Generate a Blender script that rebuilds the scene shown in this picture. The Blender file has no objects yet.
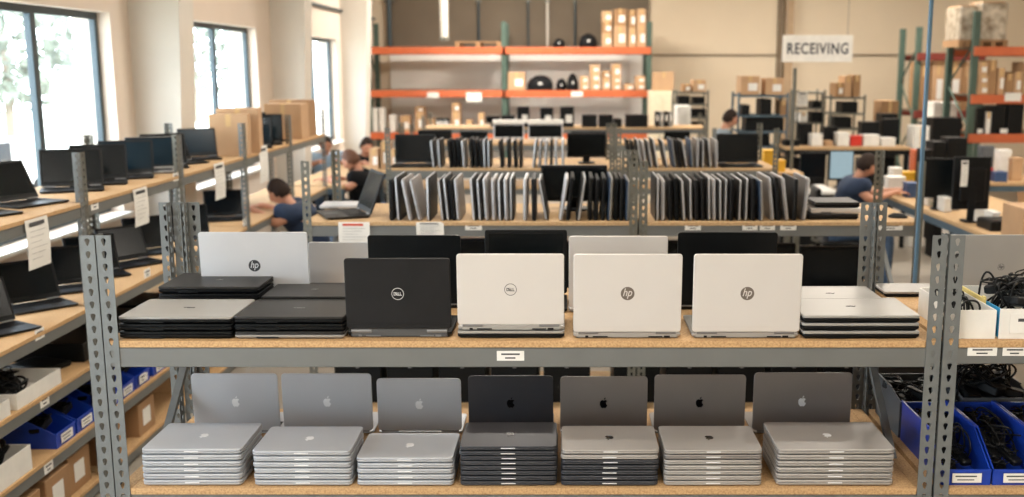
import bpy, bmesh, math, random
from mathutils import Vector, Matrix, Euler
random.seed(11)
R = math.radians
SC = bpy.context.scene
COL = SC.collection

# ------------------------------------------------------------------ camera
CH, FPX, PCX, PIT = 2.15, 1036.0, 565.0, R(10)
cd = bpy.data.cameras.new('camera'); cam = bpy.data.objects.new('camera', cd); COL.objects.link(cam)
cam.location = (0, 0, CH); cam.rotation_euler = (R(80), 0, 0)
cd.sensor_width = 36; cd.lens = 36 * FPX / 1024; cd.shift_x = -(PCX - 512) / 1024
cd.clip_start = .05; cd.clip_end = 300
cd.dof.use_dof = True; cd.dof.focus_distance = 3.15; cd.dof.aperture_fstop = 2.6
SC.camera = cam
# ------------------------------------------------------------------ world, lights, exposure
SC.view_settings.view_transform = 'Standard'; SC.view_settings.look = 'None'
SC.view_settings.exposure = 0.0; SC.view_settings.gamma = 1; SC.view_settings.use_curve_mapping = False
W = bpy.data.worlds.new('sky'); SC.world = W; W.use_nodes = True
bg = W.node_tree.nodes['Background']; bg.inputs[0].default_value = (.78, .90, 1.0, 1); bg.inputs[1].default_value = 11.0
sun_d = bpy.data.lights.new('sun', 'SUN'); sun_d.energy = 5; sun_d.angle = R(3); sun_d.color = (1, .96, .9)
sun = bpy.data.objects.new('sun', sun_d); COL.objects.link(sun); sun.rotation_euler = (R(28), R(38), 0)
WALL_L, WALL_R, WALL_B, WALL_F, CEIL, FLOOR = -3.55, 9.5, 19.6, -3.0, 4.6, -.12
def lamp(x, y, z, sx, sy, e, col=(1, .92, .82), rot=(0, 0, 0)):  # unseen fill lamps, added under the ceiling to brighten the room
    d = bpy.data.lights.new('ceiling_fill', 'AREA'); d.shape = 'RECTANGLE'; d.size = sx; d.size_y = sy
    d.energy = e; d.color = col
    o = bpy.data.objects.new('ceiling_fill', d); COL.objects.link(o); o.location = (x, y, z); o.rotation_euler = rot
for (lx, ly, le) in ((-1.6, .2, 120), (1.6, .2, 120), (-.2, 5, 75), (3.8, 5.5, 85), (-.6, 9.5, 110), (4.2, 10, 130),
                     (-.8, 16.2, 330), (4.2, 15.4, 250), (8, 9, 90)):
    lamp(lx, ly, CEIL - .12, 1.6, .5, le)
WINS = [(-2.4, 2.4, 1.0, 2.56, (-1.2, 0, 1.2)), (3.6, 8.27, 1.0, 2.56, (4.7, 5.98, 7.27)), (9.6, 12.15, 1.0, 2.58, (11.0,)), (13.95, 16.4, 1.0, 2.56, (15.27,))]  # first window is out of view, added to light the fronts of the lids
for (a, b, z0, z1, mm) in WINS:
    d = bpy.data.lights.new('window_daylight', 'AREA'); d.shape = 'RECTANGLE'; d.size = z1 - z0; d.size_y = b - a
    d.cycles.is_portal = True
    o = bpy.data.objects.new('window_daylight', d); COL.objects.link(o)
    o.location = (WALL_L - .16, (a + b) / 2, (z0 + z1) / 2); o.rotation_euler = (0, R(-90), 0)

# ------------------------------------------------------------------ helpers
_c, _s = math.cos(PIT), math.sin(PIT)
def ray(px, py):
    v = (px - PCX) / FPX; w = (248.5 - py) / FPX
    dy = _c + w * _s; dz = -_s + w * _c
    return v / dy, dz / dy
def at(px, py, Y):
    a, b = ray(px, py); return a * Y, CH + b * Y
def on(px, py, z):
    a, b = ray(px, py); Y = (z - CH) / b; return a * Y, Y
def lin(c):
    return tuple(((x / 255) / 12.92 if x / 255 <= .04045 else ((x / 255 + .055) / 1.055) ** 2.4) for x in c)
MATS = {}
def M(name, col=None, rough=.6, metal=0.0, var=.06, scale=12, bump=0.0, coat=0.0, col2=None, thr=None, spec=None):
    if name in MATS: return MATS[name]
    m = bpy.data.materials.new(name); m.use_nodes = True; nt = m.node_tree; N = nt.nodes
    b = N['Principled BSDF']; b.inputs['Roughness'].default_value = rough; b.inputs['Metallic'].default_value = metal
    b.inputs['Coat Weight'].default_value = coat
    if spec is None: spec = .22 if max(col) < 70 else .5
    b.inputs['Specular IOR Level'].default_value = spec
    c = lin(col)
    tc = N.new('ShaderNodeTexCoord'); no = N.new('ShaderNodeTexNoise'); no.inputs['Scale'].default_value = scale
    no.inputs['Detail'].default_value = 5
    nt.links.new(tc.outputs['Object'], no.inputs['Vector'])
    ra = N.new('ShaderNodeValToRGB'); nt.links.new(no.outputs[0], ra.inputs[0])
    lo = thr[0] if thr else .3; hi = thr[1] if thr else .7
    ra.color_ramp.elements[0].position = lo; ra.color_ramp.elements[1].position = hi
    c2 = lin(col2) if col2 else None
    ra.color_ramp.elements[0].color = (*[x * (1 - var) for x in c], 1) if not c2 else (*c2, 1)
    ra.color_ramp.elements[1].color = (*[min(1, x * (1 + var)) for x in c], 1)
    nt.links.new(ra.outputs[0], b.inputs['Base Color'])
    if bump:
        bu = N.new('ShaderNodeBump'); bu.inputs['Strength'].default_value = bump; bu.inputs['Distance'].default_value = .01
        nt.links.new(no.outputs[0], bu.inputs['Height']); nt.links.new(bu.outputs[0], b.inputs['Normal'])
    MATS[name] = m; return m
def emis(name, col, st):
    if name in MATS: return MATS[name]
    m = bpy.data.materials.new(name); m.use_nodes = True; nt = m.node_tree; b = nt.nodes['Principled BSDF']
    b.inputs['Base Color'].default_value = (.02, .02, .02, 1)
    no = nt.nodes.new('ShaderNodeTexNoise'); no.inputs['Scale'].default_value = 9
    ra = nt.nodes.new('ShaderNodeValToRGB'); nt.links.new(no.outputs[0], ra.inputs[0])
    c = lin(col); ra.color_ramp.elements[0].color = (*[x * .85 for x in c], 1); ra.color_ramp.elements[1].color = (*c, 1)
    nt.links.new(ra.outputs[0], b.inputs['Emission Color']); b.inputs['Emission Strength'].default_value = st
    MATS[name] = m; return m

class MB:
    def __init__(s): s.v = []; s.f = []; s.m = []
    def add(s, V, Fs, mi=0, T=None):
        n = len(s.v); s.v += [(T @ Vector(p)) if T else Vector(p) for p in V]
        s.f += [tuple(i + n for i in f) for f in Fs]; s.m += [mi] * len(Fs); return s
    def ring_prism(s, rings, mi=0, T=None):
        k = len(rings[0]); V = [p for r in rings for p in r]; Fs = [tuple(reversed(range(k)))]
        for j in range(len(rings) - 1):
            a = j * k; b = a + k
            for i in range(k):
                q = (i + 1) % k; Fs.append((a + i, a + q, b + q, b + i))
        Fs.append(tuple(range((len(rings) - 1) * k, len(rings) * k)))
        return s.add(V, Fs, mi, T)
    def rbox(s, w, d, h, r=.004, c=.002, x=0, y=0, z=0, seg=3, mi=0, T=None):
        r = min(r, w * .49, d * .49); c = min(c, h * .45, r * .9 if r > 0 else c)
        def ring(ins, zz):
            o = []
            for (sx, sy, a0) in ((1, 1, 0), (-1, 1, 90), (-1, -1, 180), (1, -1, 270)):
                cx = sx * (w / 2 - r); cy = sy * (d / 2 - r); rr = r - ins
                for k in range(seg + 1):
                    a = R(a0 + 90 * k / seg); o.append((x + cx + rr * math.cos(a), y + cy + rr * math.sin(a), z + zz))
            return o
        return s.ring_prism([ring(c, 0), ring(0, c), ring(0, h - c), ring(c, h)], mi, T)
    def box(s, x0, x1, y0, y1, z0, z1, mi=0, T=None, c=0):
        if c:
            return s.rbox(x1 - x0, y1 - y0, z1 - z0, c, c * .8, (x0 + x1) / 2, (y0 + y1) / 2, z0, 1, mi, T)
        V = [(x, y, z) for z in (z0, z1) for (x, y) in ((x0, y0), (x1, y0), (x1, y1), (x0, y1))]
        return s.add(V, [(3, 2, 1, 0), (4, 5, 6, 7), (0, 1, 5, 4), (1, 2, 6, 5), (2, 3, 7, 6), (3, 0, 4, 7)], mi, T)
    def prism(s, pts, z0, z1, mi=0, T=None):
        return s.ring_prism([[(x, y, z0) for x, y in pts], [(x, y, z1) for x, y in pts]], mi, T)
    def tube(s, P, r, n=6, mi=0, T=None):
        P = [Vector(p) for p in P]; rings = []; up = Vector((0, 0, 1))
        for i, p in enumerate(P):
            t = (P[min(i + 1, len(P) - 1)] - P[max(i - 1, 0)]).normalized()
            a = t.cross(up if abs(t.z) < .95 else Vector((1, 0, 0))).normalized(); b = a.cross(t)
            if i and (a.dot(pa) < 0): a = -a; b = -b
            pa = a
            rr = r[i] if isinstance(r, (list, tuple)) else r
            rings.append([p + a * rr * math.cos(2 * math.pi * k / n) - b * rr * math.sin(2 * math.pi * k / n) for k in range(n)])
        return s.ring_prism(rings, mi, T)
    def lathe(s, prof, n=16, mi=0, T=None):
        return s.ring_prism([[(r * math.cos(2 * math.pi * k / n), r * math.sin(2 * math.pi * k / n), z) for k in range(n)] for r, z in prof], mi, T)
    def mesh(s, name, mats, smooth=False):
        me = bpy.data.meshes.new(name); me.from_pydata([tuple(p) for p in s.v], [], s.f)
        for m in (mats if isinstance(mats, (list, tuple)) else [mats]): me.materials.append(m)
        me.polygons.foreach_set('material_index', s.m)
        bm = bmesh.new(); bm.from_mesh(me); bmesh.ops.recalc_face_normals(bm, faces=bm.faces); bm.to_mesh(me); bm.free()
        if smooth:
            me.polygons.foreach_set('use_smooth', [True] * len(me.polygons))
            try: me.set_sharp_from_angle(angle=R(40))
            except Exception: pass
        me.update(); return me

CACHE = {}
def O(name, mesh, parent=None, loc=(0, 0, 0), rot=(0, 0, 0), kind=None, label=None, group=None, cat=None, mat4=None):
    o = bpy.data.objects.new(name, mesh); COL.objects.link(o)
    if parent: o.parent = parent
    o.location = loc; o.rotation_euler = rot
    if mat4 is not None: o.matrix_local = mat4
    if kind: o['kind'] = kind
    if label: o['label'] = label
    if group: o['group'] = group
    if cat: o['category'] = cat
    return o
def K(key, fn):
    if key not in CACHE: CACHE[key] = fn()
    return CACHE[key]
def thing(name, label, cat, loc=(0, 0, 0), rz=0, group=None, kind=None):
    return O(name, None, None, loc, (0, 0, rz), kind, label, group, cat)
def struct(name, mb, mat, smooth=False): return O(name, mb.mesh(name, mat, smooth), kind='structure')
def bx(x0, x1, y0, y1, z0, z1, c=0): return MB().box(x0, x1, y0, y1, z0, z1, c=c)

def text_vf(s, size, shear=0, extr=0, bold=0, sx=1.0):
    cu = bpy.data.curves.new('t', 'FONT'); cu.body = s; cu.size = size; cu.shear = shear; cu.extrude = extr; cu.offset = bold
    cu.space_character = 1.12 if len(s) > 6 else 1.0; cu.align_x = 'CENTER'; cu.align_y = 'CENTER'; cu.resolution_u = 4
    o = bpy.data.objects.new('t', cu); COL.objects.link(o)
    dg = bpy.context.evaluated_depsgraph_get(); me = bpy.data.meshes.new_from_object(o.evaluated_get(dg))
    V = [(v.co.x * sx, v.co.y, v.co.z) for v in me.vertices]; Fs = [tuple(p.vertices) for p in me.polygons]
    bpy.data.objects.remove(o); bpy.data.curves.remove(cu); bpy.data.meshes.remove(me)
    x = [v[0] for v in V]; y = [v[1] for v in V]; cx = (min(x) + max(x)) / 2; cy = (min(y) + max(y)) / 2
    return [(a - cx, b - cy, c) for a, b, c in V], Fs

# ------------------------------------------------------------------ materials
steel = M('grey painted steel', (114, 118, 118), .5, .25, .08, 30)
steel_d = M('worn galvanised steel', (112, 112, 104), .45, .45, .18, 40, .05)
steel_b = M('blue grey steel', (84, 104, 118), .45, .35, .1, 30)
beam_m = M('grey enamelled beam', (110, 112, 110), .5, .15, .06, 6)
osb = M('particle board', (198, 162, 116), .75, 0, 0, 150, .1, col2=(170, 132, 90), thr=(.34, .6))
osb_l = M('pale particle board', (196, 164, 122), .75, 0, 0, 80, .08, col2=(170, 136, 96), thr=(.3, .62))
paper = M('white paper', (228, 226, 220), .8, 0, .03, 8)
ink = M('grey print', (70, 70, 72), .8)
redink = M('red print', (200, 70, 45), .8)
black = M('black plastic', (14, 16, 18), .45, 0, .2, 20)
blackm = M('matt black lid', (30, 30, 31), .5, .1, .15, 8, .02)
blackd = M('deep black lid', (12, 15, 17), .4, .1, .2, 8)
charc = M('charcoal lid', (46, 45, 44), .48, .2, .12, 7)
silver = M('silver lid', (198, 200, 204), .38, .35, .03, 5)
silverw = M('warm white silver lid', (206, 201, 196), .42, .15, .02, 4)
silverg = M('grey silver lid', (160, 158, 154), .4, .3, .04, 5)
alu = M('aluminium', (186, 190, 196), .42, .35, .03, 4)
aluw = M('aluminium warm', (172, 168, 164), .42, .35, .03, 4)
spaceg = M('space grey aluminium', (146, 141, 138), .42, .4, .05, 4)
spaced = M('dark space grey aluminium', (66, 68, 74), .42, .4, .06, 4)
screen_m = M('dark glossy screen', (10, 15, 18), .22, 0, .1, 3)
screen_t = M('blue tinted screen', (16, 34, 44), .15, 0, .2, 3)
keys_m = M('black keys', (24, 24, 26), .55, 0, .1, 20)
padm = M('touchpad grey', (58, 60, 64), .4)
white = M('white plastic', (226, 224, 218), .5)
card = M('cardboard', (188, 152, 116), .8, 0, .07, 5)
card2 = M('darker cardboard', (158, 122, 86), .8, 0, .08, 5)
tape = M('parcel tape', (200, 165, 115), .35)
blue = M('blue polypropylene', (24, 62, 168), .35, 0, .06, 6)
orange = M('orange rack paint', (196, 100, 60), .5, 0, .08, 8)
green = M('green rack paint', (70, 90, 80), .5, 0, .1, 8)
skin = M('skin', (196, 142, 116), .55, 0, .04, 20)
navy = M('navy cotton', (34, 50, 76), .85, 0, .1, 20, .05)
blk_cloth = M('black cotton', (22, 23, 26), .9, 0, .1, 20, .05)
denim = M('blue denim', (74, 98, 130), .85, 0, .1, 30, .05)
grey_cloth = M('grey cotton', (124, 136, 146), .85, 0, .1, 20)
ltblue = M('pale blue cotton', (150, 178, 205), .85, 0, .08, 20)
hair_b = M('dark brown hair', (42, 30, 24), .7, 0, .25, 60, .2)
hair_r = M('reddish brown hair', (92, 58, 38), .7, 0, .25, 60, .2)
grey_pl = M('grey plastic tote', (86, 90, 94), .5)
yellow = M('yellow plastic', (226, 176, 50), .5)
red = M('red plastic', (200, 52, 40), .5)

# ------------------------------------------------------------------ structure
floor_m = M('polished concrete', (146, 138, 126), .45, 0, .1, 1.2)
wall_m = M('cream painted wall', (218, 202, 178), .85, 0, .02, 2)
wallw = M('off white window wall', (216, 202, 188), .85, 0, .02, 2)
taupe = M('taupe insulation panels', (108, 97, 83), .9, 0, .08, 1.5)
white_panel = M('white liner panel', (240, 237, 231), .8, 0, .04, 1)
col_m = M('off white painted column', (206, 200, 190), .7, 0, .03, 3)
frame_m = M('charcoal window frame', (62, 74, 80), .4, .3, .05, 6)
struct('floor', bx(WALL_L - .3, WALL_R, WALL_F, WALL_B + .2, FLOOR - .2, FLOOR), floor_m)
struct('ceiling', bx(WALL_L - .3, WALL_R, WALL_F, WALL_B + .2, CEIL, CEIL + .2), white_panel)
struct('wall_back', bx(WALL_L - .3, WALL_R, WALL_B, WALL_B + .2, FLOOR, CEIL), wall_m)
struct('wall_right', bx(WALL_R, WALL_R + .2, WALL_F, WALL_B, FLOOR, CEIL), wall_m)
struct('wall_front', bx(WALL_L - .3, WALL_R, WALL_F - .2, WALL_F, FLOOR, CEIL), wall_m)
wl = MB(); ys = WALL_F
for (a, b, z0, z1, mm) in WINS:
    wl.box(WALL_L - .3, WALL_L, ys, a, FLOOR, CEIL); wl.box(WALL_L - .3, WALL_L, a, b, FLOOR, z0); wl.box(WALL_L - .3, WALL_L, a, b, z1, CEIL); ys = b
wl.box(WALL_L - .3, WALL_L, ys, WALL_B, FLOOR, CEIL); struct('wall_left', wl, wallw)
gl = bpy.data.materials.new('window glass'); gl.use_nodes = True; nt = gl.node_tree; nt.nodes.remove(nt.nodes['Principled BSDF'])
tr = nt.nodes.new('ShaderNodeBsdfTransparent'); gs = nt.nodes.new('ShaderNodeBsdfGlossy'); gs.inputs['Roughness'].default_value = .02
fr = nt.nodes.new('ShaderNodeMath'); fr.operation = 'MULTIPLY'; fr.inputs[1].default_value = .12; lw = nt.nodes.new('ShaderNodeLayerWeight'); lw.inputs[0].default_value = .4; nt.links.new(lw.outputs['Facing'], fr.inputs[0]); mx = nt.nodes.new('ShaderNodeMixShader')
nt.links.new(fr.outputs[0], mx.inputs[0]); nt.links.new(tr.outputs[0], mx.inputs[1]); nt.links.new(gs.outputs[0], mx.inputs[2])
nt.links.new(mx.outputs[0], nt.nodes['Material Output'].inputs[0])
for i, (a, b, z0, z1, mm) in enumerate(WINS):
    w = O('window_%d' % (4 if i == 0 else i), None, loc=(WALL_L - .12, a, z0), kind='structure')  # first entry is the added unseen window behind the camera
    L = b - a; Hh = z1 - z0; fb = MB()
    for (p, q, r_, s_) in ((0, L, 0, .055), (0, L, Hh - .055, Hh), (0, .05, .055, Hh - .055), (L - .05, L, .055, Hh - .055)):
        fb.box(-.03, .02, p, q, r_, s_, c=.004)
    O('window_frame', fb.mesh('window_frame', frame_m), w)
    for m_ in mm: O('mullion', bx(-.03, .02, m_ - a - .035, m_ - a + .035, .055, Hh - .055, .004).mesh('mullion', frame_m), w)
    O('glass', bx(-.004, .004, .05, L - .05, .055, Hh - .055).mesh('glass', gl), w)
    O('window_sill', bx(.022, .20, 0, L, -.03, -.001, .005).mesh('window_sill', white), w)
# tapered steel columns on the window wall (deeper at the top)
def pier(n, y0, y1):
    mb = MB(); b0, b1 = .30, .50
    V = [(WALL_L, y0, FLOOR), (WALL_L + b0, y0, FLOOR), (WALL_L + b0, y1, FLOOR), (WALL_L, y1, FLOOR),
         (WALL_L, y0, CEIL), (WALL_L + b1, y0, CEIL), (WALL_L + b1, y1, CEIL), (WALL_L, y1, CEIL)]
    mb.add(V, [(3, 2, 1, 0), (4, 5, 6, 7), (0, 1, 5, 4), (1, 2, 6, 5), (2, 3, 7, 6), (3, 0, 4, 7)])
    struct('trim_%d' % n, mb, col_m)
pier(1, 8.62, 8.95); pier(2, 12.75, 13.1); pier(3, 16.7, 17.1)
struct('trim_4', bx(WALL_L, WALL_L + .05, WALL_F, WALL_B, 2.98, 3.02), frame_m)
struct('trim_5', bx(WALL_L + .3, 1.55, WALL_B - .06, WALL_B, 2.5, CEIL), taupe)
struct('trim_6', bx(WALL_L + .3, 1.55, WALL_B - .05, WALL_B, FLOOR, 2.5), white_panel)
struct('trim_7', bx(1.56, 9.4, WALL_B - .03, WALL_B, 2.33, 2.36), M('brown wall strip', (120, 104, 84), .8))  # thin brown strip running along the back wall
struct('trim_8', bx(4.05, 4.2, WALL_B - .16, WALL_B, FLOOR, CEIL), M('tan column', (176, 150, 120), .7))
struct('trim_9', bx(3.93, 4.02, WALL_B - .1, WALL_B, FLOOR, CEIL), M('brown pipe chase', (120, 104, 84), .7))

# outside: lawn and pale trees beyond the windows
O('lawn', bx(-60, WALL_L - 1.0, -20, 60, FLOOR - .5, FLOOR - .3).mesh('lawn', M('sunlit gravel', (210, 212, 200), .9, 0, .1, .5)), kind='structure')
leaf = M('pale leaves', (122, 128, 118), .8, 0, .2, 6)
bark = M('bark', (120, 110, 98), .9)
def tree(x, y, h, r, label):
    t = thing('tree', label, 'tree', (x, y, FLOOR - .3))
    O('trunk', MB().tube([(0, 0, 0), (.05, .03, h * .4), (0, 0, h * .75)], [.16, .12, .05], 8).mesh('trunk', bark), t)
    mb = MB(); rr = random.Random(int(x * 7 + y))
    for i in range(900):
        a = rr.uniform(0, 6.28); u = rr.uniform(-1, 1); q = r * rr.uniform(.35, 1) ** .6
        p = Vector((q * math.cos(a) * math.sqrt(1 - u * u), q * math.sin(a) * math.sqrt(1 - u * u), h * .68 + q * u * 1.05))
        e = Euler((rr.uniform(0, 3), rr.uniform(0, 3), rr.uniform(0, 3))).to_matrix().to_4x4(); s_ = rr.uniform(.12, .24)
        T = Matrix.Translation(p) @ e
        mb.add([(-s_, -s_ * .5, 0), (0, -s_ * .7, .03), (s_, 0, 0), (0, s_ * .7, .03), (-s_, s_ * .4, 0)], [(0, 1, 2, 3, 4)], 0, T)
    O('crown', mb.mesh('crown', leaf), t)
tree(-13, 9.5, 4.6, 2.0, 'pale leafy tree outside the nearest window, left pane')
tree(-15, 17, 5.2, 2.2, 'pale leafy tree outside the nearest window, right pane')
tree(-16, 30, 5.0, 2.2, 'pale leafy tree outside the middle window')
tree(-17, 48, 5.5, 2.5, 'pale leafy tree outside the farthest window')
for (x, y, lb) in ((-9.5, 12.5, 'white parked car outside the nearest window'), (-10.5, 17.5, 'second white parked car, outside the right pane of nearest window')):
    t = thing('parked_car', lb, 'car', (x, y, FLOOR - .3), R(80))
    prof = [(-2.1, .25), (2.1, .25), (2.15, .7), (1.2, .85), (.7, 1.35), (-.9, 1.38), (-1.6, .9), (-2.15, .8)]
    mb = MB().prism(prof, -.85, .85, 0, Matrix.Rotation(R(90), 4, 'X')); O('car_body', mb.mesh('car_body', white), t)
    for sx in (-1.3, 1.3):
        for sy in (-.86, .86):
            O('wheel', MB().lathe([(.1, -.09), (.3, -.09), (.32, 0), (.3, .09), (.1, .09)], 16, 0, Matrix.Translation((sx, sy, .32)) @ Matrix.Rotation(R(90), 4, 'X')).mesh('wheel', black), t)
    O('side_window', bx(-.85, .55, -.87, .87, .92, 1.28).mesh('side_window', screen_m), t)

# ------------------------------------------------------------------ slotted-angle shelving
FW = .044
def post_mesh(zt, mat, keyhole=True, fw=FW):
    def mk():
        mb = MB(); ch = .0378; n = int((zt - FLOOR) / ch); th = .0028
        for fl in (0, 1):
            for k in range(n):
                zc = zt - ch * (k + .5); h2 = ch / 2; cx = fw / 2
                outer = [(0, -h2), (cx, -h2), (fw, -h2), (fw, 0), (fw, h2), (cx, h2), (0, h2), (0, 0)]
                if keyhole: hole = [(-.003, -.011), (0, -.0125), (.003, -.011), (.0075, .003), (.0055, .0085), (0, .0105), (-.0055, .0085), (-.0075, .003)]
                else: hole = [(-.005, -.009), (0, -.009), (.005, -.009), (.005, 0), (.005, .009), (0, .009), (-.005, .009), (-.005, 0)]
                V = []
                for t_ in (0, th):
                    for (u, w_) in outer: V.append((u, t_, zc + w_) if fl == 0 else (t_, u, zc + w_))
                    for (u, w_) in hole: V.append((cx + u, t_, zc + w_) if fl == 0 else (t_, cx + u, zc + w_))
                Fs = []
                for i in range(8):
                    j = (i + 1) % 8
                    Fs.append((i, j, 8 + j, 8 + i)); Fs.append((16 + i, 24 + i, 24 + j, 16 + j)); Fs.append((8 + i, 8 + j, 24 + j, 24 + i))
                    if i in (2, 3): Fs.append((i, 16 + i, 16 + j, j))
                mb.add(V, Fs)
            mb.box(0, fw, 0, th, FLOOR, zt - ch * n) if fl == 0 else mb.box(0, th, 0, fw, FLOOR, zt - ch * n)
        return mb.mesh('post', mat)
    return K(('post', zt, mat.name, keyhole, fw), mk)
def unit(label, x0, x1, depth, levels, zt, loc, rz=0, group=None, pm=steel, bm_=osb, extra=(), bh=.058, bmat=beam_m, brace=True, keyhole=True):
    """x0..x1 local width; front at y=0, back at y=depth; levels = board-top heights"""
    t = thing('shelving_unit', label, 'shelving', loc, rz, group)
    P = post_mesh(zt, pm, keyhole)
    for (x, y, a) in ((x0, 0, 0), (x1, 0, 90), (x1, depth, 180), (x0, depth, 270)) + tuple(extra):
        O('post', P, t, (x, y, 0), (0, 0, R(a)))
    for z in levels:
        o = .0032
        for (ya, yb) in ((o, .03), (depth - .03, depth - o)):
            O('beam', bx(x0 + o, x1 - o, ya, yb, z - .02 - bh, z - .0205, .003).mesh('beam', bmat), t)
        for xa in (x0 + o, x1 - o - .027):
            O('side_beam', bx(xa, xa + .027, .032, depth - .032, z - .02 - bh, z - .0205, .003).mesh('side_beam', bmat), t)
        inner = .004
        mb = MB(); mb.box(x0 + FW + .003, x1 - FW - .003, -.001, depth + .001, z - .02, z, c=.0015)
        mb.box(x0 + inner, x0 + FW + .003, .004, depth - .004, z - .02, z); mb.box(x1 - FW - .003, x1 - inner, .004, depth - .004, z - .02, z)
        O('shelf_board', mb.mesh('shelf_board', bm_), t)
    if brace:
        zs = sorted(levels)[-2:]; za, zb = zs[0], zs[-1] - .08
        for xx in (x0 + .036, x1 - .040):
            O('brace', MB().box(-.012, .012, -.014, .014, 0, 1, 0, Matrix(((1, 0, 0, xx), (0, 1, (depth - .05 - .26), .26), (0, 0, (zb - za), za), (0, 0, 0, 1)))).mesh('brace', steel), t)
    return t
TOPZ, LOWZ = 1.340, .874
GX = 'grey slotted steel shelving rows'
main = unit('grey slotted steel shelving with the two nearest laptop shelves', -1.378, 1.124, .75, [TOPZ, LOWZ, .35], 1.66, (0, 3.0, 0),
            extra=((-1.382, 0, 90), (-1.388, .75, 180), (-1.438, .75, 180)), bh=.062)
rightu = unit('grey shelving bay at right edge holding cable boxes and blue bins', 1.132, 3.2, .75, [TOPZ, LOWZ, .35], 1.66, (0, 3.0, 0), bh=.052, brace=False)
row2a = unit('second shelving row, left bay, full of upright laptops', -1.38, .382, .75, [TOPZ, LOWZ, .3], 1.66, (0, 5.4, 0), pm=steel_d, bm_=osb_l)
row2b = unit('second shelving row, right bay, full of upright laptops', .39, 1.885, .75, [TOPZ, LOWZ, .3], 1.66, (0, 5.4, 0), pm=steel_d, bm_=osb_l)
row3a = unit('third shelving row, left bay, with upright laptops', -1.44, .40, .75, [TOPZ, LOWZ, .3], 1.66, (0, 8.3, 0), pm=steel_d, bm_=osb_l)
row3b = unit('third shelving row, right bay, with upright laptops', .408, 1.71, .75, [TOPZ, LOWZ, .3], 1.66, (0, 8.3, 0), pm=steel_d, bm_=osb_l)
row4 = unit('fourth shelving row holding white topped monitors', -1.75, 1.6, .75, [TOPZ, LOWZ], 1.5, (0, 11.0, 0), pm=steel_d, bm_=osb_l, brace=False)
row5 = unit('fifth shelving row holding black equipment cases', -1.9, 1.9, .75, [TOPZ, LOWZ], 1.5, (0, 13.8, 0), pm=steel_d, bm_=osb_l, brace=False)
LEV = [1.45, .90, .594, .28, -.03]
YS = [3.975, 5.35, 6.73, 8.1, 9.47, 10.85]
names = ['nearest', 'second nearest', 'third nearest', 'fourth nearest', 'farthest']
XL = -2.5
for i in range(5):
    unit('window side shelving, %s bay of the long run' % names[i], 0.002, YS[i + 1] - YS[i] - .002, .6, LEV if i < 3 else (LEV[:2] if i < 5 else LEV[:1]), 1.71,
         (XL, YS[i], 0), R(90), pm=steel_d if i % 2 else steel, bh=.055, bmat=beam_m, brace=False)

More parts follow.
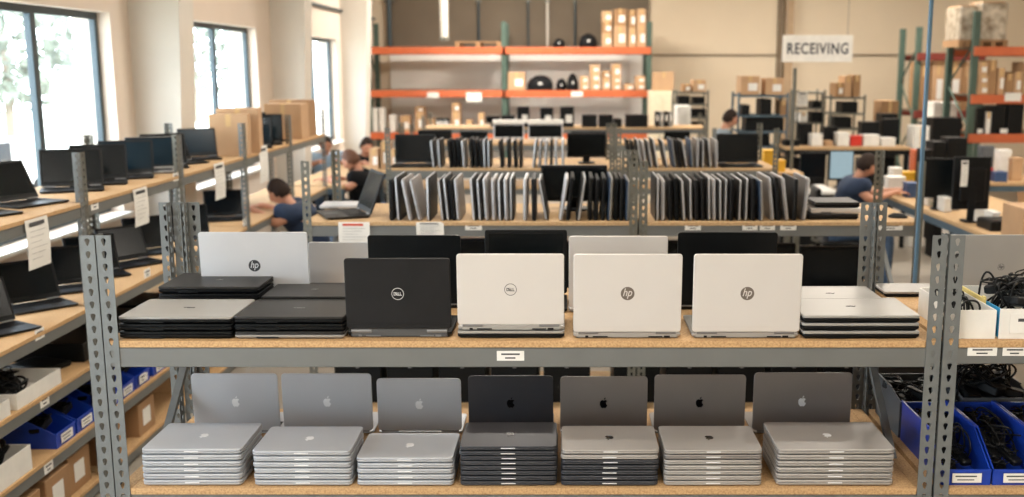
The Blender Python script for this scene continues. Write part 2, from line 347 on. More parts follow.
# ------------------------------------------------------------------ emblems
def apple_pts(s):
    P = []
    right = [(0, .36), (.12, .41), (.26, .38), (.36, .28)]
    bite = [(.24, .18), (.22, .04), (.28, -.08), (.38, -.15)]
    bot = [(.30, -.33), (.18, -.48), (.08, -.47), (0, -.44), (-.08, -.47), (-.18, -.48), (-.32, -.32), (-.41, -.06), (-.40, .17), (-.30, .34), (-.14, .41)]
    return [(x * s, y * s) for x, y in right + bite + bot]
LEAF = [(0, .44), (.02, .56), (.12, .66), (.17, .67), (.16, .56), (.07, .46)]
def emblem_mesh(kind, mats):
    def mk():
        mb = MB(); T = Matrix.Rotation(math.pi, 4, 'Z')
        if kind == 'apple':
            mb.prism(list(reversed(apple_pts(.034))), 0, .0004, 0, T); mb.prism([(x * .034, y * .034) for x, y in LEAF], 0, .0004, 0, T)
        elif kind == 'ring':
            n = 40; ro, ri = .0185, .0168
            V = [(r_ * math.cos(2 * math.pi * k / n), r_ * math.sin(2 * math.pi * k / n), z) for z in (0, .0004) for r_ in (ri, ro) for k in range(n)]
            Fs = []
            for k in range(n):
                q = (k + 1) % n; Fs += [(2 * n + k, 3 * n + k, 3 * n + q, 2 * n + q), (k, q, n + q, n + k), (n + k, n + q, 3 * n + q, 3 * n + k), (k, 2 * n + k, 2 * n + q, q)]
            mb.add(V, Fs, 0, T)
            v, f = text_vf('D LL', .0135, extr=.0003, bold=.0004, sx=.9); mb.add([(a, b, c + .0003) for a, b, c in v], f, 0, T)
            v, f = text_vf('E', .0135, extr=.0003, bold=.0004, sx=.9)
            mb.add(v, f, 0, T @ Matrix.Translation((-.0028, 0, .0003)) @ Matrix.Rotation(R(35), 4, 'Z'))
        elif kind == 'disc':
            n = 40; mb.ring_prism([[(.0205 * math.cos(2 * math.pi * k / n), .0205 * math.sin(2 * math.pi * k / n), z) for k in range(n)] for z in (0, .0004)], 0, T)
            v, f = text_vf('hp', .034, shear=.3, extr=.0002, bold=.0003, sx=.82); mb.add([(a, b + .000, c + .0005) for a, b, c in v], f, 1, T)
        elif kind == 'word':
            v, f = text_vf('DELL', .0125, extr=.0003, bold=.0005, sx=1.3); mb.add([(a, b, c + .0003) for a, b, c in v], f, 0, T)
        elif kind == 'hpword':
            v, f = text_vf('hp', .016, shear=.3, extr=.0003, bold=.0003); mb.add([(a, b, c + .0003) for a, b, c in v], f, 0, T)
            n = 28; ro, ri = .0115, .0105
            V = [(r_ * math.cos(2 * math.pi * k / n), r_ * math.sin(2 * math.pi * k / n), z) for z in (0, .0004) for r_ in (ri, ro) for k in range(n)]
            Fs = []
            for k in range(n):
                q = (k + 1) % n; Fs += [(2 * n + k, 3 * n + k, 3 * n + q, 2 * n + q), (n + k, n + q, 3 * n + q, 3 * n + k), (k, 2 * n + k, 2 * n + q, q)]
            mb.add(V, Fs, 0, T)
        elif kind == 'wide':
            v, f = text_vf('ELITE', .010, extr=.0003, bold=.0003, sx=1.3) if False else text_vf('hp', .014, shear=.3, extr=.0003, bold=.0004, sx=2.2)
            mb.add([(a, b, c + .0003) for a, b, c in v], f, 0, T)
        return mb.mesh('emblem', mats)
    return K(('emb', kind, tuple(m.name for m in mats)), mk)
em_white = M('bright emblem', (236, 238, 240), .3, .2)
em_dark = M('dark mirror emblem', (26, 26, 28), .2, .6)
em_grey = M('grey brown emblem', (108, 98, 90), .4, .2)
em_lt = M('light grey emblem', (205, 206, 206), .4, .2)
em_dim = M('dim grey emblem', (120, 120, 120), .4, .2)
EMB = {'apple_w': ('apple', [em_white]), 'apple_d': ('apple', [em_dark]), 'ring_w': ('ring', [em_lt]), 'ring_d': ('ring', [ink]), 'disc': ('disc', [em_grey, silverw]),
       'disc_d': ('disc', [M('slate emblem', (62, 64, 68), .4, .2), silver]),
       'word': ('word', [em_dim]), 'word_d': ('word', [ink]), 'hpd': ('hpword', [em_dim]), 'hpk': ('hpword', [ink]), 'wide': ('wide', [ink])}
def emblem(e, parent, loc):
    k, ms = EMB[e]; O('emblem', emblem_mesh(k, ms), parent, loc)

# ------------------------------------------------------------------ laptops
def lap_mesh(part, w, d, t, mat, mac):
    def mk():
        mb = MB(); r = .014 if mac else .009
        if part == 'base':
            h = t * .56; c1 = h * .42; ins = .0035
            def rg(i_, z_):
                o = []
                for (sx, sy, a0) in ((1, 1, 0), (-1, 1, 90), (-1, -1, 180), (1, -1, 270)):
                    for k in range(5):
                        a = R(a0 + 22.5 * k); o.append((sx * (w / 2 - r) + (r - i_) * math.cos(a), sy * (d / 2 - r) + (r - i_) * math.sin(a), z_))
                return o
            mb.ring_prism([rg(.010, 0), rg(.006, h * .26), rg(.0015, h * .42), rg(0, h * .6), rg(0, h - .0006), rg(.0006, h)])
        elif part == 'lid':     # origin on the hinge line, outer face up
            h = t * .36; mb.rbox(w, d, h, r, h * .22, 0, -d / 2, 0, seg=4)
            if not mac: mb.box(-w / 2 + .004, w / 2 - .004, -.016, -.0145, h, h + .0004)
        return mb.mesh(part, mat, True)
    return K((part, w, d, t, mat.name, mac), mk)
def keys_mesh(w, d):
    def mk():
        mb = MB(); nx, ny = 14, 5; ax, ay = w * .86 / nx, d * .42 / ny
        for j in range(ny):
            for i in range(nx):
                cx = -w * .43 + ax * (i + .5); cy = d * .02 + ay * (j + .5)
                mb.box(cx - ax * .42, cx + ax * .42, cy - ay * .42, cy + ay * .42, 0, .0015)
        mb.box(-w * .44, w * .44, d * .01, d * .45, -.0002, .0003)
        return mb.mesh('keyboard', keys_m)
    return K(('keys', w, d), mk)
def closed_laptop(label, loc, rz=0, w=.34, d=.24, t=.022, lidm=silver, basem=black, emb=None, mac=False, group=None, m4=None, hinge=True, front_notch=None):
    th = thing('closed_laptop', label, 'laptop', loc, rz, group)
    if m4 is not None: th.matrix_local = m4
    O('base', lap_mesh('base', w, d, t, basem, mac), th)
    l = O('lid', lap_mesh('lid', w, d, t, lidm, mac), th, (0, d / 2, t * .62))
    if emb: emblem(emb, l, (0, -d / 2, t * .36 + .0001))
    if mac:
        O('opening_notch', K(('notch', t), lambda: bx(-.022, .022, -.0010, .002, 0, t * .16, .0004).mesh('notch', em_white)), th, (0, -d / 2, t * .50))
    elif hinge:
        O('hinge', K(('hinge', w, t), lambda: MB().tube([(-w * .36, 0, 0), (w * .36, 0, 0)], t * .16, 8).mesh('hinge', black)), th, (0, d / 2 + t * .02, t * .56))
        O('port_strip', K(('ports', w, t), lambda: MB().box(-w * .3, -w * .1, -.001, .001, 0, t * .14).mesh('port_strip', black)), th, (0, -d / 2, t * .18))
    return th
def open_laptop(label, loc, rz=0, ang=105, w=.34, d=.235, t=.022, lidm=silver, basem=black, inner=black, scr=screen_m, emb=None, mac=False, group=None, keys=True, rear=None):
    th = thing('open_laptop', label, 'laptop', loc, rz, group); hb = t * .56
    rh = hb + (.011 if rear == 2 else .004)
    b = O('base', lap_mesh('base', w, d, t, basem, mac), th)
    if keys:
        O('keyboard', keys_mesh(w, d), b, (0, 0, hb + .0003))
        O('touchpad', K(('pad', w, d), lambda: bx(-w * .15, w * .15, -d * .44, -d * .1, 0, .0006).mesh('touchpad', padm)), b, (0, 0, hb))
    a = R(-ang)
    l = O('lid', lap_mesh('lid', w, d, t, lidm, mac), th, (0, d / 2 - .004, hb + .005 + ((.008 if rear == 2 else .002) if rear else 0)), (a, 0, 0))
    O('bezel', K(('bez', w, d, inner.name), lambda: bx(-w / 2 + .004, w / 2 - .004, -d + .004, -.012, -.0015, 0).mesh('bezel', inner)), l)
    O('screen', K(('scr', w, d, scr.name), lambda: bx(-w / 2 + .014, w / 2 - .014, -d + .014, -.028, -.0022, -.0015).mesh('screen', scr)), l)
    if emb: emblem(emb, l, (0, -d * .5, t * .36 + .0002))
    for sx in (-1, 1):
        O('hinge', K(('hg', t), lambda: MB().tube([(-.03, 0, 0), (.03, 0, 0)], t * .24, 10).mesh('hinge', em_dim, True)), th, (sx * w * .36, d / 2 - .003, hb + .003))
    if rear:
        O('rear_panel', K(('rp', w, rh, rear), lambda: bx(-w * .46, w * .46, -.010, .0008, .003, rh, .001).mesh('rear_panel', M('grey rear panel', (70, 71, 72), .5) if rear == 2 else silverg)), th, (0, d / 2, 0))
        for (p, q, g, h_) in ((-.40, -.345, .002, .008), (-.33, -.2, .003, .0065), (.18, .32, .003, .0065), (.36, .39, .002, .008)):
            O('rear_port', K(('rear', w, p, rear), lambda: bx(w * p, w * q, 0, .002, g, h_).mesh('rear_port', black if rear == 1 else em_dim)), th, (0, d / 2 + .0002, .001))
    return th
def rest(Y, px): return ((px - PCX) / FPX)

ORD = ['topmost', 'second from the top', 'third from the top', 'fourth from the top', 'fifth from the top', 'sixth from the top', 'seventh from the top', 'eighth from the top']
def stack(n, cx, y0, z, lab, w, d, t, mats, emb, mac=True, jit=.0015, bm_=None, embx=None, last='bottom one'):
    """n laptops, front edge at y0; mats from top down"""
    rr = random.Random(int(cx * 1000) + n)
    for k in range(n):
        lvl = n - 1 - k
        lm = mats[min(k, len(mats) - 1)]
        o = 'bottom one' if k == n - 1 and n > 1 else ORD[k]
        if n == 1: l = lab
        else: l = '%s of the stack: %s' % (o, lab)
        closed_laptop(l, (cx + rr.uniform(-jit, jit), y0 + d / 2 + rr.uniform(-jit, jit), z + lvl * (t + .0006) + .0004), rr.uniform(-.006, .006), w, d, t,
                      lm, (bm_[min(k, len(bm_) - 1)] if bm_ else lm), emb if k == 0 else None, mac, group=None)
def xat(px, py, Y): return at(px, py, Y)[0]

# lower shelf: seven stacks with the fruit emblem
FY = 3.015
def cxs(a, b, Y=FY, py=470): return (xat(a, py, Y) + xat(b, py, Y)) / 2
stack(6, cxs(142, 241), FY, LOWZ, 'silver laptops, leftmost on lower shelf', .307, .238, .0196, [alu], 'apple_w')
stack(6, cxs(253, 351), FY, LOWZ, 'silver laptops, second from left on lower shelf', .302, .222, .0186, [alu], 'apple_w')
stack(5, cxs(357, 453), FY, LOWZ, 'silver laptops, third from left on lower shelf', .298, .220, .0180, [alu], 'apple_w')
stack(8, cxs(461, 556), FY, LOWZ, 'near black laptops, middle of lower shelf', .298, .220, .0156, [spaced], 'apple_d')
stack(7, cxs(562, 658), FY, LOWZ, 'grey over black laptops, lower shelf', .299, .218, .0163, [aluw, aluw, spaced], 'apple_d')
stack(7, cxs(665, 762), FY, LOWZ, 'grey laptops second from right, lower shelf', .301, .218, .0163, [aluw, spaceg, aluw], 'apple_d')
stack(6, cxs(778, 894), FY, LOWZ, 'large grey laptops, right end of lower shelf', .360, .25, .0195, [aluw], 'apple_w')
for (a, b, yt, lm, e, wd, dd, lb) in (
        (191, 277, 373, alu, 'apple_w', .30, .211, 'open silver laptop seen from behind, leftmost of back row on lower shelf'),
        (281, 371, 373, alu, 'apple_w', .313, .211, 'open silver laptop seen from behind, second from left on lower shelf'),
        (376, 461, 380, alu, 'apple_w', .293, .193, 'open silver laptop seen from behind, just left of the near black one'),
        (468, 553, 377, spaced, 'apple_d', .296, .203, 'open near black laptop seen from behind on lower shelf'),
        (560, 648, 378, spaceg, 'apple_d', .304, .200, 'open grey laptop with dark emblem, just right of the near black one'),
        (654, 747, 376, spaceg, 'apple_d', .318, .206, 'open grey laptop with dark emblem, second from right on lower shelf'),
        (754, 853, 373, spaceg, 'apple_w', .342, .214, 'open grey laptop with white emblem, rightmost on lower shelf')):
    hy = 3.475
    X = cxs(a, b, 3.45, 400)
    open_laptop(lb, (X, hy + dd / 2, LOWZ + .0006), R(180), 93, wd, dd, .016, lm, lm, black, emb=e, mac=True)

# upper shelf
T = TOPZ + .0006
dk = [silverg, blackm, blackm]
stack(3, cxs(118, 232, 3.02, 330), 3.02, T, 'silver lidded pile, leftmost front on upper shelf', .342, .242, .0225, [silverg, blackd, blackd], 'word_d', False, bm_=[black])
stack(4, cxs(158, 254, 3.30, 300), 3.32, T, 'black laptops before the large silver open one', .330, .235, .0235, [charc, blackd], 'hpd', False, bm_=[black])
stack(3, cxs(234, 345, 3.02, 330), 3.02, T, 'charcoal laptops left of open black laptop', .330, .235, .0225, [charc, blackd, charc], 'word', False, bm_=[black, black, silverg])
stack(3, cxs(268, 350, 3.32, 310), 3.30, T, 'charcoal laptops behind the front charcoal stack', .30, .22, .0225, [charc, blackd], 'hpd', False, bm_=[black])
open_laptop('large open silver laptop seen from behind with dark round emblem, upper left', (cxs(203, 309, 3.62, 260) + .032, 3.622, T), R(180), 93, .372, .235, .02, silver, silver, emb='disc_d')
open_laptop('small open silver laptop half hidden behind the black one', (cxs(310, 398, 3.72, 260), 3.70 + .09, T), R(180), 93, .32, .165, .02, silver, silver, emb='hpk')
open_laptop('open black laptop seen from behind with ring emblem, upper shelf', (cxs(346, 451, 3.03, 320), 3.03 + .118, T), R(180), 92, .316, .216, .030, blackm, black, emb='ring_w', rear=2)
open_laptop('open black laptop behind the black one with ring emblem', (cxs(368, 457, 3.35, 280), 3.42 + .118, T), R(180), 93, .31, .236, .024, blackd, black)
stack(1, cxs(458, 564, 3.03, 330), 3.028, T, 'closed silver laptop beneath the white lidded open laptop', .322, .236, .0225, [silverg], None, False, bm_=[black])
open_laptop('open white lidded laptop with ring emblem standing on a closed one', (cxs(458, 564, 3.03, 330), 3.028 + .113, T + .0232), R(180), 92, .320, .217, .024, silverw, silverg, emb='ring_d', rear=1)
open_laptop('open black laptop facing the viewer behind the white lidded one', (cxs(484, 566, 3.5, 260), 3.47, T), 0, 96, .29, .225, .022, blackd, black)
open_laptop('open white lidded laptop with round letter emblem, left of the two', (cxs(572, 682, 3.03, 330), 3.028 + .122, T), R(180), 93, .323, .240, .026, silverw, silverg, emb='disc', rear=1)
open_laptop('open pale silver laptop behind the left white one with letter emblem', (cxs(569, 667, 3.35, 280), 3.36 + .122, T), R(180), 93, .325, .243, .024, silverw, silverg)
open_laptop('open white lidded laptop with round letter emblem, right of the two', (cxs(690, 801, 3.03, 330), 3.028 + .122, T), R(180), 93, .323, .240, .026, silverw, silverg, emb='disc', rear=1)
open_laptop('open black laptop behind the right white one with letter emblem', (cxs(678, 776, 3.38, 270), 3.40 + .122, T), R(180), 93, .33, .25, .024, blackd, black)
stack(3, cxs(802, 921, 3.02, 330), 3.02, T, 'silver laptops, rightmost front on upper shelf', .352, .245, .024, [silverg], 'wide', False, bm_=[black])
stack(2, cxs(797, 884, 3.33, 300), 3.34, T, 'silver laptops behind the rightmost stack', .31, .235, .022, [silverg], 'wide', False, bm_=[black])
closed_laptop('closed silver laptop lying by the cable box on right bay', (1.245, 3.668, T), 0, .22, .15, .02, silverg, black)

# ------------------------------------------------------------------ upright laptops, rows two and three
def upright(px_t, px_b, Y, k, lab, dark, rim, tall=.236, L=.33, t=.024, z=TOPZ):
    xb = at(px_b, 217 if Y < 7 else 167, Y)[0]; xt = at(px_t, 175 if Y < 7 else 138, Y)[0]
    lean = math.atan2(xt - xb, tall)
    m = Matrix(((0, 0, 1, 0), (1, 0, 0, 0), (0, 1, 0, 0), (0, 0, 0, 1)))      # x->Y, y->Z, z->X
    sg = -1
    if px_b > PCX: m = Matrix(((0, 0, -1, 0), (-1, 0, 0, 0), (0, 1, 0, 0), (0, 0, 0, 1))); sg = 1
    rt = Matrix.Rotation(lean, 4, 'Y')
    dz = abs(math.sin(lean)) * t / 2 + .0008
    m4 = Matrix.Translation((xb, Y + L / 2, z + dz)) @ rt @ Matrix.Translation((sg * t / 2, 0, tall / 2)) @ m
    closed_laptop(lab, (0, 0, 0), 0, L, tall, t, dark, rim, None, True if rim is not black else False, m4=m4, hinge=False)
NUM = ['first', 'second', 'third', 'fourth', 'fifth', 'sixth', 'seventh', 'eighth', 'ninth', 'tenth', 'eleventh', 'twelfth', 'thirteenth', 'fourteenth', 'fifteenth',
       'sixteenth', 'seventeenth', 'eighteenth', 'nineteenth', 'twentieth', 'twenty-first', 'twenty-second', 'twenty-third', 'twenty-fourth', 'twenty-fifth', 'twenty-sixth', 'twenty-seventh', 'twenty-eighth', 'twenty-ninth', 'thirtieth']
def row(lst, Y, where, fy=.02):
    rr = random.Random(int(Y * 10) + len(lst)); ps = None
    for k, e in enumerate(lst):
        a, b = e[0], e[1]; tone = e[2] if len(e) > 2 else rr.choice('lddl')
        if Y > 7: dark = {'l': charc, 'd': blackm, 'b': M('navy lid', (44, 66, 92), .5, .2), 'w': spaceg, 'k': blackd}[tone]
        else: dark = {'l': charc, 'd': blackm, 'b': M('navy lid', (44, 66, 92), .5, .2), 'w': spaceg, 'k': blackd}[tone]
        rim = {'l': silver, 'd': black, 'b': silverg, 'w': silver, 'k': blackd}[tone]
        upright(a, b, Y + fy + rr.uniform(0, .02), k, '%s upright laptop from the left, %s' % (NUM[k].capitalize(), where), dark, rim, tall=.224 + rr.uniform(-.008, .008), t=.021)
row([(390, 391, 'd'), (395.5, 399, 'l'), (402, 410.5, 'w'), (410, 420, 'w')], 5.4, 'leftmost cluster, left bay of second row')
row([(427.5, 428.7, 'l'), (438.6, 443, 'l'), (444, 448.6, 'l'), (449, 453.5, 'd'), (455, 458.5, 'w')], 5.4, 'second cluster, left bay of second row')
row([(471, 474.5, 'l'), (477.5, 480.5, 'l'), (484, 487, 'w'), (492.5, 494.2, 'w'), (499, 500.5, 'l'), (505, 506.5, 'w'), (511, 511.5, 'l')], 5.4, 'third cluster, left bay of second row')
row([(525, 525, 'w'), (533, 534, 'd'), (539.5, 547, 'l')], 5.4, 'small cluster before the black screen, second row')
row([(567, 560.5, 'w'), (573, 568, 'd'), (584.5, 578, 'l'), (592, 590, 'd'), (598.5, 596, 'd'), (605, 603, 'd'), (611.5, 609.5, 'b'), (617.5, 616, 'k'), (623, 621.5, 'd'), (628.5, 627.5, 'b')], 5.4, 'right end of left bay, second row')
row([(657.5, 657, 'l'), (663.3, 663, 'w'), (670.6, 671, 'd'), (676.5, 677.5, 'k'), (681.5, 684, 'l'), (689.8, 690.5, 'l'), (697, 697.5, 'd'), (703, 703.8, 'd'), (708.5, 709, 'l'), (714, 714.6, 'w'), (720, 720, 'l'), (726, 725, 'l'), (733, 731.5, 'd'), (740.5, 739, 'l'),
     (747, 745.6, 'l'), (754.3, 753.5, 'd'), (761, 761.8, 'b'), (769.5, 773, 'w'), (776.5, 779.5, 'd'), (783, 787.5, 'w'), (797, 795, 'd'), (809, 804, 'w')], 5.4, 'right bay of second row')
row([(431, 434, 'l'), (438, 440, 'l'), (447.5, 451, 'd'), (452.5, 455.5, 'd'), (457, 459.8, 'k'), (462, 464.5, 'w'), (469.2, 471.5, 'd'), (474, 476.5, 'd'), (478.6, 481, 'd'), (484, 485, 'l'), (488.6, 489.2, 'l')], 8.3, 'left cluster, left bay of third row')
row([(499.5, 502, 'd'), (507.6, 508.7, 'd'), (514, 515.4, 'k'), (520, 520.6, 'd')], 8.3, 'sparse cluster mid left bay, third row')
row([(536, 533.5, 'l'), (541, 539, 'l'), (546.5, 545.4, 'w'), (551.6, 551, 'd'), (556, 556, 'w'), (563, 563, 'w')], 8.3, 'cluster before black screen, third row')
row([(627, 631, 'd'), (632, 636.2, 'd'), (637, 641.2, 'l'), (642, 646, 'w'), (647.5, 651.3, 'l'), (652.8, 657.3, 'l'), (662, 667, 'l'), (671.6, 675, 'b'), (677, 681, 'd'), (682, 686.2, 'l'), (690.7, 692.5, 'b'), (698.3, 697.3, 'w'), (702.8, 702.5, 'l'), (708, 710.5, 'l'), (716.5, 716.5, 'w')], 8.3, 'right bay of third row')
# ------------------------------------------------------------------ other laptops on rows two and three
def lapY(px, Y, py): return at(px, py, Y)[0]
open_laptop('open black laptop turned side on at left end of second row', (lapY(343, 5.65, 212), 5.64, T), R(-66), 112, .32, .235, .026, charc, charc, scr=screen_m)
closed_laptop('silver closed laptop behind the side-on open one, second row', (lapY(345, 5.98, 200), 5.99, T), R(4), .27, .2, .022, silver, silver)
open_laptop('open black laptop facing viewer at left end of third row', (lapY(412, 8.4, 165), 8.46, T), 0, 98, .335, .235, .024, charc, black)
open_laptop('open black laptop facing viewer at right end of third row', (lapY(740, 8.45, 165), 8.47, T), 0, 98, .345, .24, .024, blackd, black)
for k, (px, py, Y, w, lb, lm) in enumerate(((829, 216, 5.46, .27, 'grey closed laptop, bottom of three at right end of second row', charc),
                                        (833, 206, 5.46, .27, 'pale closed laptop, middle of three at right end of second row', silverw),
                                        (834, 196, 5.46, .24, 'dark closed laptop, top of three at right end of second row', charc))):
    closed_laptop(lb, (lapY(px, Y + .1, py), Y + .13, T + k * .0315), R((2, -2, 0)[k]), w, .23, .031, lm, black if k != 1 else silverw)
t = thing('computer_mouse', 'small black computer mouse on right end of second row', 'mouse', (lapY(898, 5.55, 213), 5.55, T), R(70))
O('mouse_shell', MB().lathe([(.002, .026), (.016, .024), (.028, .014), (.031, .004), (.028, 0)][::-1], 20, 0, Matrix.Diagonal((1, 1.7, 1, 1))).mesh('mouse_shell', black, True), t)
O('scroll_wheel', MB().tube([(-.004, -.02, .023), (.004, -.02, .023)], .006, 10).mesh('scroll_wheel', em_dim), t)

# ------------------------------------------------------------------ monitors, boxes, bins and other builders
def monitor(label, loc, rz=0, w=.5, h=.31, front=black, back=black, scr=screen_m, group=None, lift=.1, top=None):
    t = thing('monitor', label, 'monitor', loc, rz, group)
    O('stand_base', MB().rbox(w * .42, .17, .012, .05, .003).mesh('stand_base', back), t)
    O('stand_neck', MB().rbox(.06, .03, lift + h * .4, .01, .002, 0, .02, .012).mesh('stand_neck', back), t)
    b = O('housing', MB().rbox(w, .03, h, .006, .003, 0, -.012, lift).mesh('housing', front), t)
    O('screen', bx(-w / 2 + .014, w / 2 - .014, -.0295, -.0275, lift + .022, lift + h - .014).mesh('screen', scr), t)
    O('rear_cover', MB().rbox(w * .7, .03, h * .65, .02, .012, 0, .018, lift + h * .15).mesh('rear_cover', back), t)
    if top: O('top_frame', MB().rbox(w + .012, .05, .045, .006, .003, 0, -.012, lift + h).mesh('top_frame', top), t)
    return t
def carton(label, x, y, z, w, d, h, rz=0, m=card, lab=True, group=None, open_=False):
    """front face at y, bottom at z"""
    t = thing('cardboard_box', label, 'box', (x, y + d / 2, z + .0005), rz, group)
    if open_:
        mb = MB(); th = .004
        mb.box(-w / 2, w / 2, -d / 2, d / 2, 0, th); mb.box(-w / 2, w / 2, -d / 2, -d / 2 + th, th, h); mb.box(-w / 2, w / 2, d / 2 - th, d / 2, th, h)
        mb.box(-w / 2, -w / 2 + th, -d / 2 + th, d / 2 - th, th, h); mb.box(w / 2 - th, w / 2, -d / 2 + th, d / 2 - th, th, h)
        O('box_body', mb.mesh('box_body', m), t)
        O('flap', MB().box(-w / 2, w / 2, 0, .003, 0, h * .4).mesh('flap', m), t, (0, -d / 2 - .002, h), (R(25), 0, 0))
        O('flap', MB().box(-w / 2, w / 2, 0, .003, 0, h * .4).mesh('flap', m), t, (0, d / 2, h), (R(-25), 0, 0))
    else:
        O('box_body', MB().rbox(w, d, h, .004, .002, seg=1).mesh('box_body', m), t)
        O('packing_tape', MB().box(-.02, .02, -d / 2 - .0008, d / 2 + .0008, h, h + .0008).box(-.02, .02, -d / 2 - .001, -d / 2, h * .7, h + .0008).mesh('packing_tape', black if m is black else tape), t)
    if lab: O('shipping_label', bx(-w * .1, w * .38, -d / 2 - .0016, -d / 2 - .0004, h * .22, h * .62).mesh('shipping_label', paper), t)
    return t
def px_carton(label, p0, p1, yt, Y, z, d, m=card, lab=True, group=None, open_=False):
    X0 = at(p0, yt, Y)[0]; X1 = at(p1, yt, Y)[0]; zt = at(p0, yt, Y)[1]
    return carton(label, (X0 + X1) / 2, Y, z, abs(X1 - X0), d, max(.05, zt - z), 0, m, lab, group, open_)
def bin_(label, loc, rz=0, w=.16, d=.40, h=.13, lip=.055, m=blue, tag=True, cat='bin', name='storage_bin'):
    """open top bin, low lip at the front (-y)"""
    t = thing(name, label, cat, loc, rz); th = .004
    mb = MB(); mb.box(-w / 2, w / 2, -d / 2, d / 2, 0, th); mb.box(-w / 2, w / 2, d / 2 - th, d / 2, th, h)
    mb.box(-w / 2, w / 2, -d / 2, -d / 2 + th, th, lip)
    side = [(-d / 2 + th, th), (d / 2 - th, th), (d / 2 - th, h), (-d / 2 + d * .35, h), (-d / 2 + th, lip)]
    for sx in (-w / 2, w / 2 - th):
        V = [(xx, y, z) for xx in (sx, sx + th) for y, z in side]
        mb.add(V, [(0, 1, 2, 3, 4), (9, 8, 7, 6, 5)] + [(i, (i + 1) % 5, 5 + (i + 1) % 5, 5 + i) for i in range(5)])
    O('bin_body', mb.mesh('bin_body', m), t)
    for sx in (-w / 2 - .003, w / 2 - .003): O('rim', bx(sx, sx + .006, -d / 2 + d * .35, d / 2, h, h + .005).mesh('rim', m), t)
    O('front_lip', bx(-w / 2, w / 2, -d / 2 - .004, -d / 2, lip - .008, lip + .002).mesh('front_lip', m), t)
    if tag:
        O('bin_label', bx(-w * .3, w * .3, -d / 2 - .006, -d / 2 - .0045, lip * .2, lip * .8).mesh('bin_label', paper), t)
        O('print_lines', MB().box(-w * .24, w * .2, -d / 2 - .0068, -d / 2 - .006, lip * .58, lip * .66).box(-w * .2, w * .15, -d / 2 - .0068, -d / 2 - .006, lip * .36, lip * .42).mesh('print_lines', ink), t)
    return t
def tray(label, x, y, z, w, d, h, rz=0, m=white, side=None):
    t = thing('open_box', label, 'box', (x, y, z + .0005), rz); th = .004; mb = MB()
    mb.box(-w / 2, w / 2, -d / 2, d / 2, 0, th); mb.box(-w / 2, w / 2, -d / 2, -d / 2 + th, th, h); mb.box(-w / 2, w / 2, d / 2 - th, d / 2, th, h)
    mb.box(w / 2 - th, w / 2, -d / 2 + th, d / 2 - th, th, h)
    if not side: mb.box(-w / 2, -w / 2 + th, -d / 2 + th, d / 2 - th, th, h)
    O('box_body', mb.mesh('box_body', m), t)
    if side: O('side_panel', bx(-w / 2, -w / 2 + th, -d / 2 + th, d / 2 - th, th, h).mesh('side_panel', side), t)
    return t
def adapter(label, loc, rot=(0, 0, 0), s=1.0, group=None, seed=0):
    rr = random.Random(seed); t = thing('power_adapter', label, 'adapter', loc, 0, group); t.rotation_euler = rot
    O('brick', MB().rbox(.052 * s, .115 * s, .03 * s, .01, .005, seg=3).mesh('brick', black, True), t)
    pts = []; a0 = rr.uniform(0, 6)
    for k in range(26):
        a = a0 + k * .55; r_ = .026 + .012 * math.sin(k * 1.3 + a0)
        pts.append((r_ * 1.2 * math.cos(a) * s, (.02 + r_ * math.sin(a)) * s, (.036 + .006 * math.sin(k * .9) + .0006 * k) * s))
    O('cord', MB().tube(pts, .0028 * s, 5).mesh('cord', black, True), t)
    return t
def cable(label, cx, cy, cz, rx, ry, rz_, n=40, r=.0035, seed=0, group=None, m=black, name='power_cable'):
    rr = random.Random(seed); a0 = rr.uniform(0, 6); f1, f2, f3 = rr.uniform(.7, 1.6), rr.uniform(.8, 1.9), rr.uniform(1.1, 2.7)
    pts = []
    for q in range(n * 3):
        i = q / 3
        pts.append((cx + rx * math.sin(a0 + i * .33 * f1) * (.6 + .4 * math.sin(i * .11)), cy + ry * math.cos(a0 * 2 + i * .29 * f2) * (.6 + .4 * math.cos(i * .13)), cz + rz_ * (.5 + .5 * math.sin(a0 + i * .37 * f3))))
    me = MB().tube(pts, r, 6).mesh(name, m, True)
    return O(name, me, label=label, cat='cable', group=group)

def sheet(label, x, y, z1, w, h, rz=0, red_head=False, name='hanging_notice', rx=0):
    """paper hanging against a beam: top at z1, front toward local -y"""
    t = thing(name, label, 'paper sign', (x, y, z1), rz); t.rotation_euler = (rx, 0, rz)
    V = []; n = 6
    mb = MB()
    for i in range(n + 1):
        zz = -h * i / n; yy = -.004 - .006 * math.sin(i / n * 3.1) * (h / .12) * .5
        V += [(-w / 2, yy, zz), (w / 2, yy, zz)]
    Fs = [(2 * i, 2 * i + 1, 2 * i + 3, 2 * i + 2) for i in range(n)]
    V2 = [(a, b + .0008, c) for a, b, c in V]; k = len(V)
    Fs2 = [tuple(j + k for j in reversed(f)) for f in Fs]
    mb.add(V + V2, Fs + Fs2 + [(0, k, k + 1, 1), (2 * n, 2 * n + 1, k + 2 * n + 1, k + 2 * n)]); O('paper', mb.mesh('paper', paper), t)
    hd = bx(-w * .36, w * .3, -.0105, -.0098, -h * .14, -h * .06); O('heading', hd.mesh('heading', redink if red_head else ink), t)
    ln = MB()
    for k_ in range(6):
        zz = -h * (.24 + .11 * k_); ln.box(-w * .36, w * (.36 - .12 * (k_ % 3)), -.0105, -.0098, zz - .0014, zz)
    O('print_lines', ln.mesh('print_lines', em_dim), t)
    return t
def tag(label, x, y, zc, w=.085, h=.032, rz=0, lines=True):
    t = thing('shelf_label', label, 'label', (x, y, zc), rz)
    O('card', bx(-w / 2, w / 2, -.0022, -.0006, -h / 2, h / 2).mesh('card', paper), t)
    if lines:
        O('print_lines', MB().box(-w * .34, w * .34, -.003, -.0022, h * .1, h * .26).box(-w * .2, w * .18, -.003, -.0022, -h * .28, -h * .14).mesh('print_lines', ink), t)
    return t
